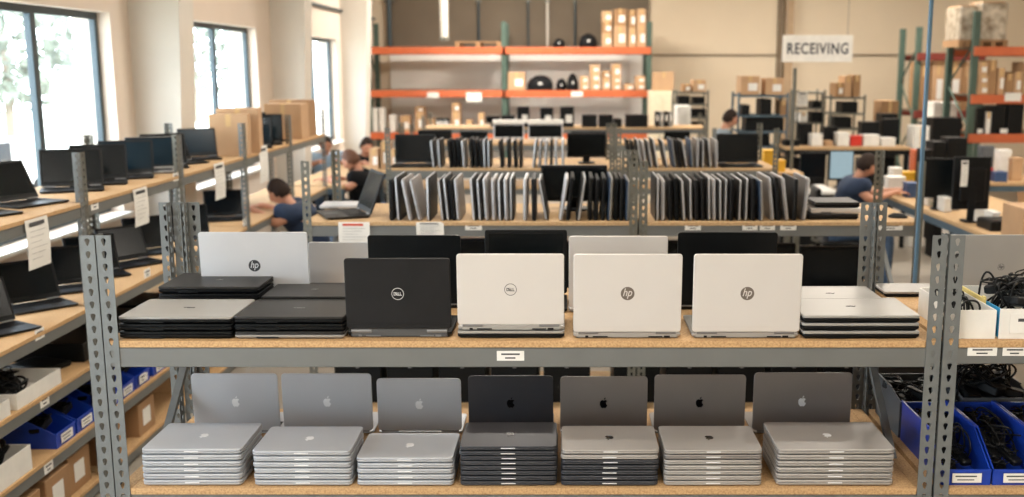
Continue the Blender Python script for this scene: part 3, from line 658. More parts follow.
# tags on the beams
BF = 3.0
zb = 1.292
def tagx(px, py, Y): return at(px, py, Y)
x, z = tagx(510.5, 356, 3.0); tag('small white price tag on the middle of the nearest beam', x, 3.0032, z, .082, .030)
x, z = tagx(982.5, 351.5, 3.0); tag('white label on right bay beam beside the post', x, 3.0032, z, .088, .028)
x, z = tagx(1015, 351.5, 3.0); tag('white label on right bay beam at the picture edge', x, 3.0032, z, .072, .028)
for px, w, lb in ((473.5, .088, 'left bay, under the upright laptops'), (693, .084, 'leftmost of four, right bay'), (750, .08, 'second of four, right bay'), (767.5, .08, 'third of four, right bay'), (788.5, .085, 'rightmost of four, right bay'), (890.5, .13, 'wide one by the right end post')):
    x, z = tagx(px, 227, 5.4); tag('white label on second row beam, %s' % lb, x, 5.4032, z, w, .034)
x, z = tagx(354, 222, 5.4); sheet('white notice with red heading hanging on second row beam', x, 5.4, z, .165, .135, 0, True)
x, z = tagx(430, 222, 5.4); sheet('blank curled white paper taped to second row beam', x, 5.4, z, .145, .075, R(3))
# left wall run notices and tags (front faces +X -> rz 90)
def ltag(px, py, lb, w=.085, h=.05):
    a, b = ray(px, py); Y = XL / a; tag(lb, XL - .0032, Y, CH + b * Y, w, h, R(90))
def lsheet(px, py, lb, w, h):
    a, b = ray(px, py); Y = XL / a; sheet(lb, XL, Y, CH + b * Y, w, h, R(90))
lsheet(35, 218, 'large white notice hanging from top shelf, nearest the left edge', .21, .235)
lsheet(139, 188, 'white notice hanging from top shelf between two posts', .20, .22)
lsheet(218, 163, 'white notice hanging from top shelf below the cardboard boxes', .22, .26)
lsheet(262, 146, 'far white notice hanging from top shelf past the boxes', .24, .3)
for k, (px, py, lb) in enumerate(((95, 205, 'white tag on top shelf edge right of the first notice'), (176, 177, 'white tag on top shelf edge beside third post'), (40, 334, 'white tag on second shelf edge at left'), (147.5, 273, 'white tag on second shelf edge behind the front post'),
                                  (45, 401, 'white tag on third shelf edge under the white trays'), (49, 467, 'white tag on fourth shelf edge under the blue bins'), (143, 378, 'white tag on third shelf edge seen behind the front post'), (245, 222, 'white tag on the far second shelf edge'))):
    ltag(px, py, lb)

# black hardware under the second row
rr = random.Random(3)
for (px, Y, w, h, lb) in ((352, 5.7, .0, 0, ''),):
    pass
def slab_monitor(px0, px1, yt, Y, z, lb, m=black):
    X0 = at(px0, yt, Y)[0]; X1 = at(px1, yt, Y)[0]; zt = at(px0, yt, Y)[1]
    monitor(lb, ((X0 + X1) / 2, Y, z + .0005), 0, X1 - X0, zt - z - .05, m, m, lift=.05)
slab_monitor(447, 535, 238, 5.62, LOWZ, 'black monitor on lower shelf of second row, left of middle')
slab_monitor(540, 606, 241, 5.62, LOWZ, 'black monitor on lower shelf of second row, beneath the left bay end')
slab_monitor(654, 742, 240, 5.62, LOWZ, 'black monitor on lower shelf of second row, right bay left')
slab_monitor(748, 795, 243, 5.7, LOWZ, 'narrow black monitor on lower shelf of second row, right bay middle')
slab_monitor(799, 864, 246, 5.62, LOWZ, 'wide black monitor on lower shelf of second row, right bay right')
closed_laptop('silver laptop flat on a box under second row, left bay', (lapY(414, 5.55, 240), 5.58, LOWZ + .27), 0, .31, .2, .03, silver, silver)
carton('black carton under the silver laptop, second row lower shelf', lapY(414, 5.55, 240), 5.47, LOWZ, .33, .22, .268, 0, black, False)
for k, (x, lb) in enumerate([(-1.15 + .29 * q + (.1 if q > 4 else 0), '%s from left' % NUM[q]) for q in range(10)]):  # black blocks made up to fill the dark gap beneath the row
    t = thing('filler_tower', 'black filler tower added to darken bottom shelf of second row, %s' % lb, 'computer', (x, 5.75, .3005))
    O('case', MB().rbox(.26, .42, .40, .008, .004).mesh('case', black), t)
    O('drive_bay', bx(-.075, .075, -.2125, -.2105, .26, .33).mesh('drive_bay', grey_pl), t)
    O('power_button', bx(-.01, .01, -.2125, -.2105, .2, .22).mesh('power_button', em_dim), t)
# large black screens standing in rows two and three
slab_monitor(541, 607, 165, 5.88, TOPZ, 'black monitor standing behind upright laptops, second row')
slab_monitor(567, 606, 133, 8.75, TOPZ, 'black monitor standing among upright laptops, third row')

# ------------------------------------------------------------------ right bay contents
b1 = tray('white cardboard box of black cables next to the post', 1.232, 3.185, TOPZ, .125, .32, .088)
b2 = tray('white box with blue side holding cables at right edge', 1.50, 3.195, TOPZ, .39, .34, .092, side=M('sky blue card', (40, 150, 200), .6))
x, z = tagx(1012, 327, 3.02)
tag('printed white label on the blue sided box front', 1.41, 3.0245, TOPZ + .048, .15, .06)
t = thing('divider_card', 'yellow card strip between the two cable boxes', 'card', (1.3005, 3.23, TOPZ + .0005))
O('card', bx(-.0035, .0035, -.10, .10, 0, .1, .001).mesh('card', M('pale yellow card', (226, 206, 130), .7)), t)
O('fold', bx(-.0035, .0035, -.10, -.08, .1, .106, .001).mesh('fold', M('pale yellow card')), t)
open_laptop('open silver laptop seen from behind the cable boxes at right', (1.50, 3.62, T), R(180), 93, .40, .225, .02, silverg, silverg, emb='hpk')
for k in range(3):
    cable('black power cable coiled in the white box beside post', 1.232, 3.18, TOPZ + .02, .042, .12, .08, 34, .0035, 20 + k, 'cables in the white box')
for k in range(5):
    cable('black power cable tangled in the blue sided box', 1.46, 3.2, TOPZ + .02, .13, .12, .13, 40, .0036, 40 + k, 'cables in the blue sided box')
cable('black cable looping high above the right bay boxes', 1.26, 3.30, TOPZ + .06, .05, .08, .15, 26, .004, 77)
for k in range(7):
    adapter('black power adapter on the cables in the blue sided box', (1.38 + (k % 4) * .075, 3.10 + .08 * (k // 4) + .015 * k, TOPZ + .085 + .014 * (k % 3)), (R(12 * (k % 3) - 12), R(10), R(35 * k)), .9, 'adapters in the blue sided box', k)
# lower right
for k, (x, w, lb) in enumerate(((1.238, .15, 'blue storage bin next to the post, lower right bay'), (1.396, .152, 'second blue storage bin from the post, lower right bay'), (1.556, .15, 'blue storage bin at picture edge, lower right bay'))):
    bin_(lb, (x, 3.225, LOWZ + .0005), 0, w, .40, .135, .05)
    for j in range(7):
        adapter('black power adapter in %s' % lb, (x + (-.022, .022)[j % 2], 3.10 + .042 * j, LOWZ + .014 + .012 * j + .012 * (j % 2)), (R(14), R(8 * (j % 3) - 8), R((-18, 14, 6)[j % 3] + 4 * k)), .72, 'adapters in bin %s' % NUM[k], 60 + 8 * k + j)
    for j in range(2):
        cable('black cable in %s' % lb, x, 3.24, LOWZ + .045, .05, .15, .09, 34, .003, 100 + 9 * k + j, 'cables in bin %s' % NUM[k])
bin_('grey open tote behind the post, lower right bay', (1.26, 3.575, LOWZ + .0005), 0, .2, .27, .15, .13, grey_pl, False, 'tote', 'tote')
bin_('grey open tote behind the blue bins, lower right bay', (1.50, 3.585, LOWZ + .0005), 0, .24, .27, .16, .14, grey_pl, False, 'tote', 'tote')
for k in range(6):
    adapter('black power adapter piled in the grey tote behind post', (1.2 + .055 * (k % 3), 3.52 + .1 * (k // 3), LOWZ + .1 + .02 * (k % 2)), (R(10), 0, R(40 * k)), .9, 'adapters in the left grey tote', 150 + k)
    adapter('black power adapter heaped in the tote behind blue bins', (1.42 + .065 * (k % 3), 3.52 + .1 * (k // 3), LOWZ + .13 + .02 * (k % 2)), (R(10), R(6), R(33 * k)), 1.1, 'adapters in the right grey tote', 170 + k)
for k in range(5):
    cable('black cable heaped over the grey totes', 1.45, 3.56, LOWZ + .15, .14, .1, .1, 34, .004, 190 + k, 'cables over the grey totes')
for k, (x, y, w, h, lb) in enumerate(((1.6, 4.3, .6, .55, 'large carton on floor behind the right bay, left one'), (2.4, 4.3, .7, .5, 'large carton on floor behind the right bay, right one'), (2.3, 4.9, .4, .35, 'low carton on the floor behind the right bay'))):
    carton(lb, x, y, FLOOR, w, .45, h, 0, card)
# black crate with paper seen between rows at right
t = thing('equipment_crate', 'black crate with papers on top under right end of second row', 'crate', (1.62, 4.97, FLOOR + .0005))
O('crate_body', MB().rbox(.26, .26, 1.0, .01, .005).mesh('crate_body', black), t); O('crate_lid', MB().rbox(.28, .28, .02, .01, .004, 0, 0, 1.0).mesh('crate_lid', blackd), t)
O('papers', MB().rbox(.2, .17, .012, .005, .002, 0, 0, 1.021).mesh('papers', paper), t)

# ------------------------------------------------------------------ left run: laptops and bins
lt = [(-2.76, 4.84, 62, .30, charc, screen_m, 'nearest, cut by the picture edge'), (-2.74, 5.26, 68, .31, charc, screen_m, 'second nearest, leaning far back'),
      (-2.80, 5.86, 24, .33, charc, screen_m, 'third nearest, by the first post'), (-2.80, 6.20, 22, .32, charc, screen_m, 'fourth nearest'), (-2.78, 6.54, 20, .33, charc, screen_t, 'fifth nearest'),
      (-2.76, 6.88, 20, .31, silverg, screen_t, 'sixth nearest with silver rim'), (-2.78, 7.2, 24, .30, blackd, screen_m, 'seventh nearest'), (-2.76, 7.52, 55, .27, blackd, screen_m, 'eighth nearest, turned to the aisle'),
      (-2.76, 7.86, 28, .28, blackd, screen_t, 'ninth nearest, just before the cardboard boxes')]
for (x, y, a, w, lm, sc, lb) in lt:
    open_laptop('open dark laptop on window side top shelf, %s' % lb, (x, y, 1.4508), R(a), 108 if a < 50 else 118, w, .22, .022, lm, lm if lm is not blackd else black, scr=sc)
for (x, y, a, w, lb, sc) in ((-2.74, 9.0, 14, .40, 'past the cardboard boxes', screen_t), (-2.74, 9.4, 14, .36, 'second past the cardboard boxes', screen_t), (-2.78, 9.78, 62, .27, 'leaning against the far carton', screen_m)):
    open_laptop('open dark laptop on window side top shelf, %s' % lb, (x, y, 1.4508), R(a), 100, w, .25, .022, blackd, black, scr=sc)
for (x, y, a, w, lb) in ((-2.70, 4.78, 58, .32, 'nearest, only its deck in view'), (-2.76, 5.30, 48, .32, 'second nearest, screen toward aisle'), (-2.80, 5.72, 36, .33, 'third nearest, behind the first'),
                         (-2.80, 6.12, 40, .30, 'fourth nearest, hidden by the front post'), (-2.74, 6.50, 52, .31, 'fifth nearest, right of the front post'), (-2.78, 6.93, 42, .30, 'sixth nearest'),
                         (-2.76, 7.5, 26, .32, 'seventh nearest, behind the slotted posts'), (-2.80, 8.45, 20, .32, 'eighth nearest, beside the seated man')):
    open_laptop('open black laptop on window side second shelf, %s' % lb, (x, y, .9008), R(a), 112, w, .225, .024, blackd, black if y < 5 or y > 6 else charc)
carton('upright cardboard carton on top shelf, front one of the pair', -2.66, 8.2, 1.45, .30, .13, .325, R(8), card, False)
carton('upright cardboard carton on top shelf, rear one of the pair', -2.66, 8.42, 1.45, .33, .2, .36, R(8), card, False)
carton('far cardboard carton standing on the end of the top shelf', -2.72, 10.05, 1.45, .36, .3, .34, 0, card, False)
carton('second far carton on the top shelf by the wall end', -2.76, 10.45, 1.45, .4, .3, .36, 0, card2, False)
for k, (y, lb) in enumerate(((4.28, 'white cardboard tray of cables, third shelf, nearest'), (4.76, 'white cardboard tray of cables, third shelf, second'))):
    tray(lb, -2.76, y, .594, .50 if 1 else 0, .42, .075)
    for j in range(4):
        cable('black cable in the %s tray on third shelf' % ('nearest', 'second')[k], -2.74, y, .612, .19, .15, .07, 34, .006, 200 + k * 9 + j, 'cables in the %s white tray' % ('nearest', 'second')[k])
        adapter('black adapter in the %s tray on third shelf' % ('nearest', 'second')[k], (-2.62 - .09 * j, y + (-.1, .09)[j % 2], .625), (R(8), 0, R(50 * j)), 1.3, 'adapters in the %s white tray' % ('nearest', 'second')[k], 220 + k * 9 + j)
tray('white cardboard tray of black gear, fourth shelf at left edge', -2.76, 4.42, .28, .5, .42, .12)
for j in range(5):
    cable('black cable in the white tray on fourth shelf', -2.72, 4.42, .32, .19, .15, .13, 34, .008, 240 + j, 'cables in the fourth shelf tray')
for k, y in enumerate((4.98, 5.20, 5.50, 5.72, 5.94, 6.2, 6.42)):
    lb = 'blue storage bin on window side fourth shelf, %s from the left' % NUM[k]
    bin_(lb, (-2.735, y, .2805), R(90), .20, .44, .15, .075)
    for j in range(3):
        adapter('black adapter in the %s blue bin' % NUM[k], (-2.62 - .11 * j, y + (-.03, .035)[j % 2], .36 + .015 * j), (R(10), R(-8), R(60 * j)), 1.2, 'adapters in fourth shelf bin %s' % NUM[k], 260 + k * 5 + j)
for k, y in enumerate((5.52, 5.98, 6.42)):
    carton('low black case on window side third shelf, %s beyond the post' % NUM[k], -2.78, y - .19, .594, .44, .38, .1, 0, black, False)
closed_laptop('dark closed laptop lying on window side third shelf', (-2.76, 5.17, .5948), R(70), .30, .24, .03, blackd, black)
for (x, y, w, h, lb) in ((-2.68, 4.56, .34, .19, 'leftmost'), (-2.68, 4.85, .34, .2, 'second from left'), (-2.70, 5.14, .32, .2, 'third from left, beside the first post'), (-2.70, 5.55, .34, .2, 'behind the front post'), (-2.7, 6.0, .34, .2, 'farthest seen')):
    c = carton('brown carton on window side bottom shelf, %s' % lb, x, y - .12, -.03, w, .24, h, 0, card2, False)
    O('shipping_label', bx(w / 2 + .0004, w / 2 + .0016, -.06, .05, .05, .15).mesh('shipping_label', paper), c)

# ------------------------------------------------------------------ tall poles
def pole(lb, px, py, Y, z1, w, m, name='steel_pole', perf=False):
    x = at(px, py, Y)[0]; t = thing(name, lb, 'pole', (x, Y, 0))
    O('upright', MB().rbox(w, w * .8, z1 - FLOOR, .006, .003, 0, 0, FLOOR).mesh('upright', m), t)
    O('foot_plate', MB().rbox(w * 2.2, w * 2.2, .008, .004, .002, 0, 0, FLOOR + .0003).mesh('foot_plate', m), t)
pole('tall thin blue steel pole rising past the right rack', 928, 60, 5.28, CEIL - .01, .021, M('blue steel', (92, 124, 148), .4, .3))
pole('tall grey pole standing between third row and far racks', 793.5, 110, 9.6, 2.13, .03, steel_d)
for (px, yt, Y, lb) in ((283, 118, 9.6, 'by the window shelf'), (300, 150, 8.6, 'left of second row')):
    pass

# ------------------------------------------------------------------ work benches
def bench(lb, x0, x1, y0, y1, z, rz=0, m=osb_l, legs=steel_b, under=True):
    t = thing('workbench', lb, 'bench', ((x0 + x1) / 2, (y0 + y1) / 2, FLOOR)); w = x1 - x0; d = y1 - y0; zz = z - FLOOR
    O('benchtop', MB().rbox(w, d, .035, .006, .003, 0, 0, zz - .035, 2).mesh('benchtop', m), t)
    for sx in (-1, 1):
        for sy in (-1, 1):
            O('leg', MB().rbox(.05, .05, zz - .1, .005, .002, sx * (w / 2 - .04), sy * (d / 2 - .04), 0).mesh('leg', legs), t)
    for sy in (-1, 1): O('rail', MB().rbox(w - .01, .03, .062, .003, .002, 0, sy * (d / 2 - .022), zz - .098).mesh('rail', legs), t)
    for sx in (-1, 1): O('rail', MB().rbox(.03, d - .08, .062, .003, .002, sx * (w / 2 - .02), 0, zz - .098).mesh('rail', legs), t)
    return t
bench('long workbench at right beside the man in navy shirt', 3.17, 4.15, 6.6, 10.9, .9)
bench('white topped desk left of the man in navy shirt', 2.25, 2.85, 10.75, 11.4, .86, m=white, legs=black)
bench('far bench with pale top behind the man in navy shirt', 2.75, 4.3, 12.9, 13.6, 1.154, m=osb_l, legs=black)
bench('bench in front of the right orange rack', 4.55, 6.6, 11.2, 11.95, .9)
bench('bench under the far left window beside three people', -2.95, -2.35, 10.95, 13.3, .9)
bench('small bench behind the man in black shirt', -2.33, -1.75, 12.0, 12.9, .95)
# monitors and boxes on the right bench
Z9 = .9008
def pm(lb, p0, p1, yt, Y, z, rz=0, scr=screen_m, back=black, lift=.1, flip=False):
    X0 = at(p0, yt, Y)[0]; X1 = at(p1, yt, Y)[0]; zt = at(p0, yt, Y)[1]; cr = max(.3, abs(math.cos(rz)))
    return monitor(lb, ((X0 + X1) / 2, Y, z), rz + (math.pi if flip else 0), (X1 - X0) / cr, zt - z - lift, back, back, scr, lift=lift)
pm('black monitor on right bench, nearer the seated man', 925, 955, 158, 9.1, Z9, R(-15))
pm('large black monitor seen from behind on right bench', 955, 992, 157, 8.35, Z9, 0, flip=True)
x, z = at(963.5, 160, 8.3); sheet('white paper slip hung on the large black monitor', x, 8.27, z, .06, .21, R(6))
t = thing('docking_box', 'flat black device under the large monitor, right bench', 'device', (3.42, 7.98, Z9)); O('case', MB().rbox(.32, .28, .07, .01, .004).mesh('case', black), t)
O('top_cover', MB().rbox(.30, .26, .006, .01, .002, 0, 0, .071).mesh('top_cover', blackd), t)
carton('brown carton on near end of right bench', 3.345, 7.15, .9, .30, .35, .27, 0, card, True, None)
carton('low open brown carton behind the carton on right bench', 3.6, 7.6, .9, .28, .25, .22, 0, card2, False, None, True)
def whitebox(lb, p0, p1, yt, Y, z, d=.2, m=white):
    X0 = at(p0, yt, Y)[0]; X1 = at(p1, yt, Y)[0]; zt = at(p0, yt, Y)[1]; h = max(.03, zt - z)
    t = thing('plastic_container', lb, 'container', ((X0 + X1) / 2, Y + d / 2, z)); w = X1 - X0
    O('container_body', MB().rbox(w, d, h * .82, .01, .006).mesh('container_body', m), t)
    O('container_lid', MB().rbox(w * 1.04, d * 1.04, h * .18, .01, .004, 0, 0, h * .82).mesh('container_lid', m), t)
ZC = .9008
for (p0, p1, yt, Y, m, lb) in ((889, 906, 177, 10.2, white, 'white container on right bench near the seated man'), (908, 921, 183, 9.9, M('slate blue plastic', (52, 78, 120), .5), 'blue container on right bench near the post'), (915, 923, 150, 10.75, orange, 'orange container at the far end of right bench'), (893, 903, 168, 10.6, white, 'tall white container at the far end of right bench'),
                               (904, 920, 172, 10.55, yellow, 'yellow container at the far end of right bench'), (928, 940, 196, 9.3, white, 'white container below the nearer monitor'), (944, 953, 198, 8.9, white, 'white cup shaped container between the monitors'),
                               (930, 944, 207, 9.3, M('green board', (90, 130, 60), .5), 'flat green container on right bench'), (975, 988, 211, 8.3, white, 'white flat container in front of black device'), (992, 1001, 212, 8.1, paper, 'pale flat container next to the carton'), (950, 960, 207, 9.0, silverg, 'grey flat container on the bench edge')):
    whitebox(lb, p0, p1, yt, Y, ZC, .16, m)
for (p0, p1, yt, Y, lb) in ((925, 933, 150, 10.3, 'left'), (934, 947, 142, 10.45, 'middle'), (949, 968, 138, 10.45, 'right')):
    px_carton('black equipment case at far end of right bench, %s one' % lb, p0, p1, yt, Y, .9, .25, black, True)
for (p0, p1, yt, lb) in ((800, 813, 124, 'leftmost'), (824, 838, 127, 'second'), (862, 880, 122, 'third'), (884, 900, 119, 'rightmost')):
    px_carton('black equipment case at the back of the far pale bench, %s' % lb, p0, p1, yt, 13.3, 1.154, .2, black, False)
for (p0, p1, yt, m, lb) in ((369, 378, 149, card, 'left'), (380, 388, 142, card2, 'middle'), (390, 397, 150, card, 'right')):
    px_carton('%s carton on the small bench behind the bearded person' % lb, p0, p1, yt, 12.2, .95, .3, m, True)
# clutter on bench before the orange rack
for (p0, p1, yt, Y, m, lb) in ((975, 985, 160, 11.4, white, 'first white container from left'), (987, 994, 168, 11.4, red, 'red container'), (1000, 1012, 150, 11.5, white, 'tall white container'), (1013, 1024, 158, 11.4, card, 'tan container at picture edge'), (983, 995, 146, 11.75, grey_pl, 'grey container at the back'), (996, 1008, 172, 11.25, M('slate blue plastic'), 'small blue container')):
    whitebox('%s on bench before orange rack' % lb, p0, p1, yt, Y, ZC, .15, m)
for (p0, p1, yt, m, lb) in ((785, 800, 140, black, 'black box at left end'), (812, 823, 134, white, 'round white container'), (826, 833, 141, card, 'small tan container'), (851, 862, 136, red, 'red container behind the man'), (838, 850, 133, white, 'white container left of the red one'), (864, 880, 135, white, 'white container right of the red one'), (882, 896, 138, paper, 'pale container at right end')):
    whitebox('%s on the far pale bench' % lb, p0, p1, yt, 13.05, 1.1548, .2, m)
for (p0, p1, yt, lb) in ((784, 800, 158, 'far left'), (803, 826, 159, 'left middle'), (862, 878, 159, 'right middle'), (881, 894, 158, 'far right')):
    px_carton('black case on floor under the far pale bench, %s' % lb, p0, p1, yt, 13.1, FLOOR, .3, black, False)
pm('monitor with pale blue lit screen beside the man in navy', 829, 854, 150, 11.1, .8608, 0, emis('lit screen', (176, 204, 214), .75), black, .08)
pm('dark monitor on white topped desk', 800, 826, 152, 11.1, .8608, 0)
for (p0, p1, yt, m, lb) in ((778, 786, 160, yellow, 'yellow bottle shaped container'), (764, 776, 150, yellow, 'large yellow container')):
    whitebox('%s behind the third row right end' % lb, p0, p1, yt, 9.4, 1.2, .12, m)
bench('small stand holding yellow containers behind third row', 1.75, 2.15, 9.3, 9.75, 1.2, legs=steel_d)
# ------------------------------------------------------------------ pallet racks
def rack(lb, xs, y0, y1, levels, zt, brace=True, bh=.12, beams=None, om=orange):
    t = thing('pallet_rack', lb, 'rack', (0, 0, 0))
    for x in xs:
        for y in (y0, y1): O('upright', MB().box(x - .045, x + .045, y - .035, y + .035, FLOOR, zt, c=.006).mesh('upright', green), t)
        z = FLOOR + .2; s = 1
        while z + .6 < zt:
            a, b = (y0, y1) if s > 0 else (y1, y0); O('strut', MB().tube([(x, a, z), (x, b, z + .6)], .015, 6).mesh('strut', green), t); z += .6; s = -s
    for z in levels:
        for i in range(len(xs) - 1):
            for y in (y0 - .045, y1 + .045):
                O('beam', MB().box(xs[i] - .03, xs[i + 1] + .03, y - .02, y + .02, z - bh, z, c=.006).mesh('beam', om), t)
            for k in range(9):
                yy = y0 + .04 + (y1 - y0 - .08) * k / 8
                O('deck_bar', K(('dk', xs[i + 1] - xs[i]), lambda: bx(.05, xs[i + 1] - xs[i] - .05, -.012, .012, -.03, -.001).mesh('deck_bar', M('wire deck', (140, 130, 112), .6, .3))), t, (xs[i], yy, z))
    return t
YB = 18.3
rack('orange and green pallet rack on the back wall', [-3.42, -1.06, 1.46], YB, YB + .85, [2.47, 1.73, 1.0], 2.9)
def shelfbox(lb, p0, p1, yt, lvl, Y=YB, m=card, lab=True, d=.3, yb=None):
    z = lvl if yb is None else at(p0, yb, Y)[1]
    px_carton(lb, p0, p1, yt, Y, z, d, m, lab)
t = thing('wooden_pallet', 'empty wooden pallet on top level of back rack', 'pallet', (at(478, 43, YB)[0], YB + .35, 2.4705))
for k in range(5): O('deck_plank', bx(-.41, .41, -.36 + .15 * k, -.25 + .15 * k, .075, .095, .002).mesh('deck_plank', card2), t)
for xx in (-.36, 0, .36): O('bearer', bx(xx - .04, xx + .04, -.36, .36, 0, .0745, .002).mesh('bearer', card2), t)
def grp(items, lvl, where, m=card, Y=YB):
    for k, (p0, p1, tops) in enumerate(items):
        z = lvl
        for j, yt in enumerate(tops):
            X0, zt = at(p0, yt, Y); X1 = at(p1, yt, Y)[0]
            rr = random.Random(p0 + j); mm = m if j % 2 == 0 else (card2 if rr.random() < .5 else card)
            cart_lab = '%s carton from the left %s%s' % (NUM[k].capitalize(), where, '' if len(tops) == 1 else ', %s' % ('bottom of its pile', 'second up', 'third up', 'fourth up')[j])
            carton(cart_lab, (X0 + X1) / 2, Y - .02, z, X1 - X0, .32, zt - z, 0, mm, True); z = zt + .001
grp([(602, 612, (33, 22, 11)), (614, 626.5, (26, 9)), (628.5, 636, (28, 10)), (637, 646, (26, 9))], 2.472, 'on top level of back rack')
grp([(508, 525, (72,)), (580, 588.5, (83, 76)), (590, 600, (82, 73, 65)), (602, 610, (78, 71)), (611.5, 621, (83, 77, 64)), (624, 633.5, (84,)), (635.5, 645, (83, 76))], 1.732, 'on middle level of back rack')
grp([(400, 410, (116,)), (415, 424, (112, 107)), (427, 434, (119,)), (451.5, 460, (112, 103)), (466, 472, (120,)), (478, 484, (113,))], 1.002, 'on lower level of back rack')
for (p0, p1, yt, lb) in ((372, 377, 108, 'first'), (379, 384, 108, 'second'), (389, 395, 115, 'third')):
    whitebox('white canister on lower level of back rack, %s from left' % lb, p0, p1, yt, YB, 1.0008, .2)
bagm = M('black nylon', (18, 19, 22), .7, 0, .2, 10, .2)
def bag(lb, p0, p1, yt, lvl, Y=YB):
    X0, zt = at(p0, yt, Y); X1 = at(p1, yt, Y)[0]; w = X1 - X0; h = zt - lvl
    t = thing('equipment_bag', lb, 'bag', ((X0 + X1) / 2, Y + .12, lvl + .0005)); rr = random.Random(p0); mb = MB()
    n = 18; rings = []
    for (f, zz) in ((.92, 0), (1, .18), (.97, .45), (.8, .75), (.45, .95), (.1, 1.0)):
        rings.append([((w / 2) * f * math.cos(2 * math.pi * k / n) * (1 + .08 * math.sin(k * 2.1 + p0)), .17 * f * math.sin(2 * math.pi * k / n), h * zz * (1 + .06 * math.sin(k * 1.7))) for k in range(n)])
    mb.ring_prism(rings); O('bag_body', mb.mesh('bag_body', bagm, True), t)
    O('handle', MB().tube([(-w * .2, -.1, h * .7), (-w * .12, -.15, h * .95), (w * .1, -.15, h * .98), (w * .2, -.1, h * .7)], .012, 6).mesh('handle', black, True), t)
    O('tag_patch', MB().box(-w * .06, w * .08, -.178, -.172, h * .4, h * .55).mesh('tag_patch', paper), t)
bag('wide black equipment bag on middle level of back rack', 527, 553, 76, 1.73)
bag('left of two humped black bags on middle level of back rack', 556, 567, 79, 1.73)
bag('right of two humped black bags on middle level of back rack', 567.5, 578, 74, 1.73)
bag('small dark bag on top level of back rack, left one', 553, 565, 39, 2.47)
bag('small dark bag on top level of back rack, right one', 580, 597, 34, 2.47)
# notices on rack beams
for (px, py, w, h, lb) in ((433, 95, .2, .09, 'small white label on left middle beam of back rack'), (474, 97, .27, .16, 'larger white label on left middle beam of back rack'), (577, 94, .2, .09, 'white label on right middle beam of back rack')):
    x, z = at(px, py, YB - .07); tag(lb, x, YB - .067, z, w, h, 0, False)
# row five: black cases; row four: monitors
for (p0, p1, yt, lb) in ((517, 529, 107, 'first'), (540, 553, 108, 'second'), (560, 574, 107, 'third')):
    px_carton('black case with white label on fifth row, %s from left' % lb, p0, p1, yt, 13.95, TOPZ, .25, black, True)
for (p0, p1, yt, lb) in ((486, 500, 116, 'leftmost'), (501, 515, 115, 'second from left')):
    pm('black monitor on fifth row, %s' % lb, p0, p1, yt, 14.1, TOPZ + .0008, 0, lift=.05)
for (p0, p1, yt, lb) in ((582, 597, 115, 'leftmost'), (599, 613, 115, 'second'), (614, 622, 119, 'third'), (626, 648, 115, 'rightmost')):
    px_carton('plain black case on fifth row, %s of four' % lb, p0, p1, yt, 13.95, TOPZ, .25, black, False)
for (p0, p1, lb) in ((493, 524, 'left'), (528, 563, 'right')):
    X0, zt = at(p0, 124, 11.2); X1 = at(p1, 124, 11.2)[0]
    monitor('black monitor with thick white top edge on fourth row, %s' % lb, ((X0 + X1) / 2, 11.25, TOPZ + .0008), 0, X1 - X0, zt - TOPZ - .03, silver, silver, lift=.03, top=white)
for (p0, p1, yt, lb) in ((418, 452, 130, 'far left'), (460, 488, 131, 'second from left'), (571, 606, 131, 'right of the white topped pair'), (664, 690, 131, 'far right')):
    pm('low black monitor on fourth row, %s' % lb, p0, p1, yt, 11.3, TOPZ + .0008, 0, lift=.02)
# upright books/binders on lower rack level and on fifth row
for k, px in enumerate((438, 441, 444, 447)):
    closed = thing('binder', '%s dark binder from the left on lower level of back rack' % NUM[k], 'binder', (at(px, 120, YB)[0], YB + .1, 1.0005), 0)
    O('cover', MB().rbox(.042, .25, .24, .003, .002).mesh('cover', (screen_t, blackm)[k % 2]), closed); O('spine_label', bx(-.015, .015, -.1268, -.1252, .1, .2).mesh('spine_label', paper), closed)
for k, px in enumerate((657, 661.5, 666, 670.5)):
    closed = thing('binder', '%s dark binder from the left beside the white cabinet' % NUM[k], 'binder', (at(px, 125, 14.1)[0], 14.15, TOPZ + .0005), 0)
    O('cover', MB().rbox(.045, .25, .2, .003, .002).mesh('cover', (blackm, silverg)[k % 2]), closed); O('spine_label', bx(-.015, .015, -.1268, -.1252, .08, .16).mesh('spine_label', paper), closed)
# cream cabinet with big carton, white panel
def cabinet(lb, p0, p1, yt, Y, m, d=.5):
    X0, zt = at(p0, yt, Y); X1 = at(p1, yt, Y)[0]; w = X1 - X0
    t = thing('cabinet', lb, 'cabinet', ((X0 + X1) / 2, Y + d / 2, FLOOR + .0005)); h = zt - FLOOR
    O('cabinet_body', MB().rbox(w, d, h, .01, .005).mesh('cabinet_body', m), t)
    for s in (-1, 1):
        dr = O('door', bx(min(0, s) * (w / 2 - .02) + .004, max(0, s) * (w / 2 - .02) - .004, -d / 2 - .014, -d / 2 - .001, .05, h - .04, .003).mesh('door', m), t)
        O('handle', bx(s * .03 - .008, s * .03 + .008, -d / 2 - .03, -d / 2 - .014, h * .5, h * .6, .002).mesh('handle', em_dim), dr)
    return zt
zt = cabinet('cream cabinet at right end of back rack', 650, 675, 91, 17.6, M('cream enamel', (222, 208, 180), .6))
px_carton('large brown carton on top of the cream cabinet', 654, 674, 72, 17.65, zt, .35, card, False)
cabinet('white tall cabinet beside the wire rack of black gear', 677, 691, 106, 15.4, white, .4)
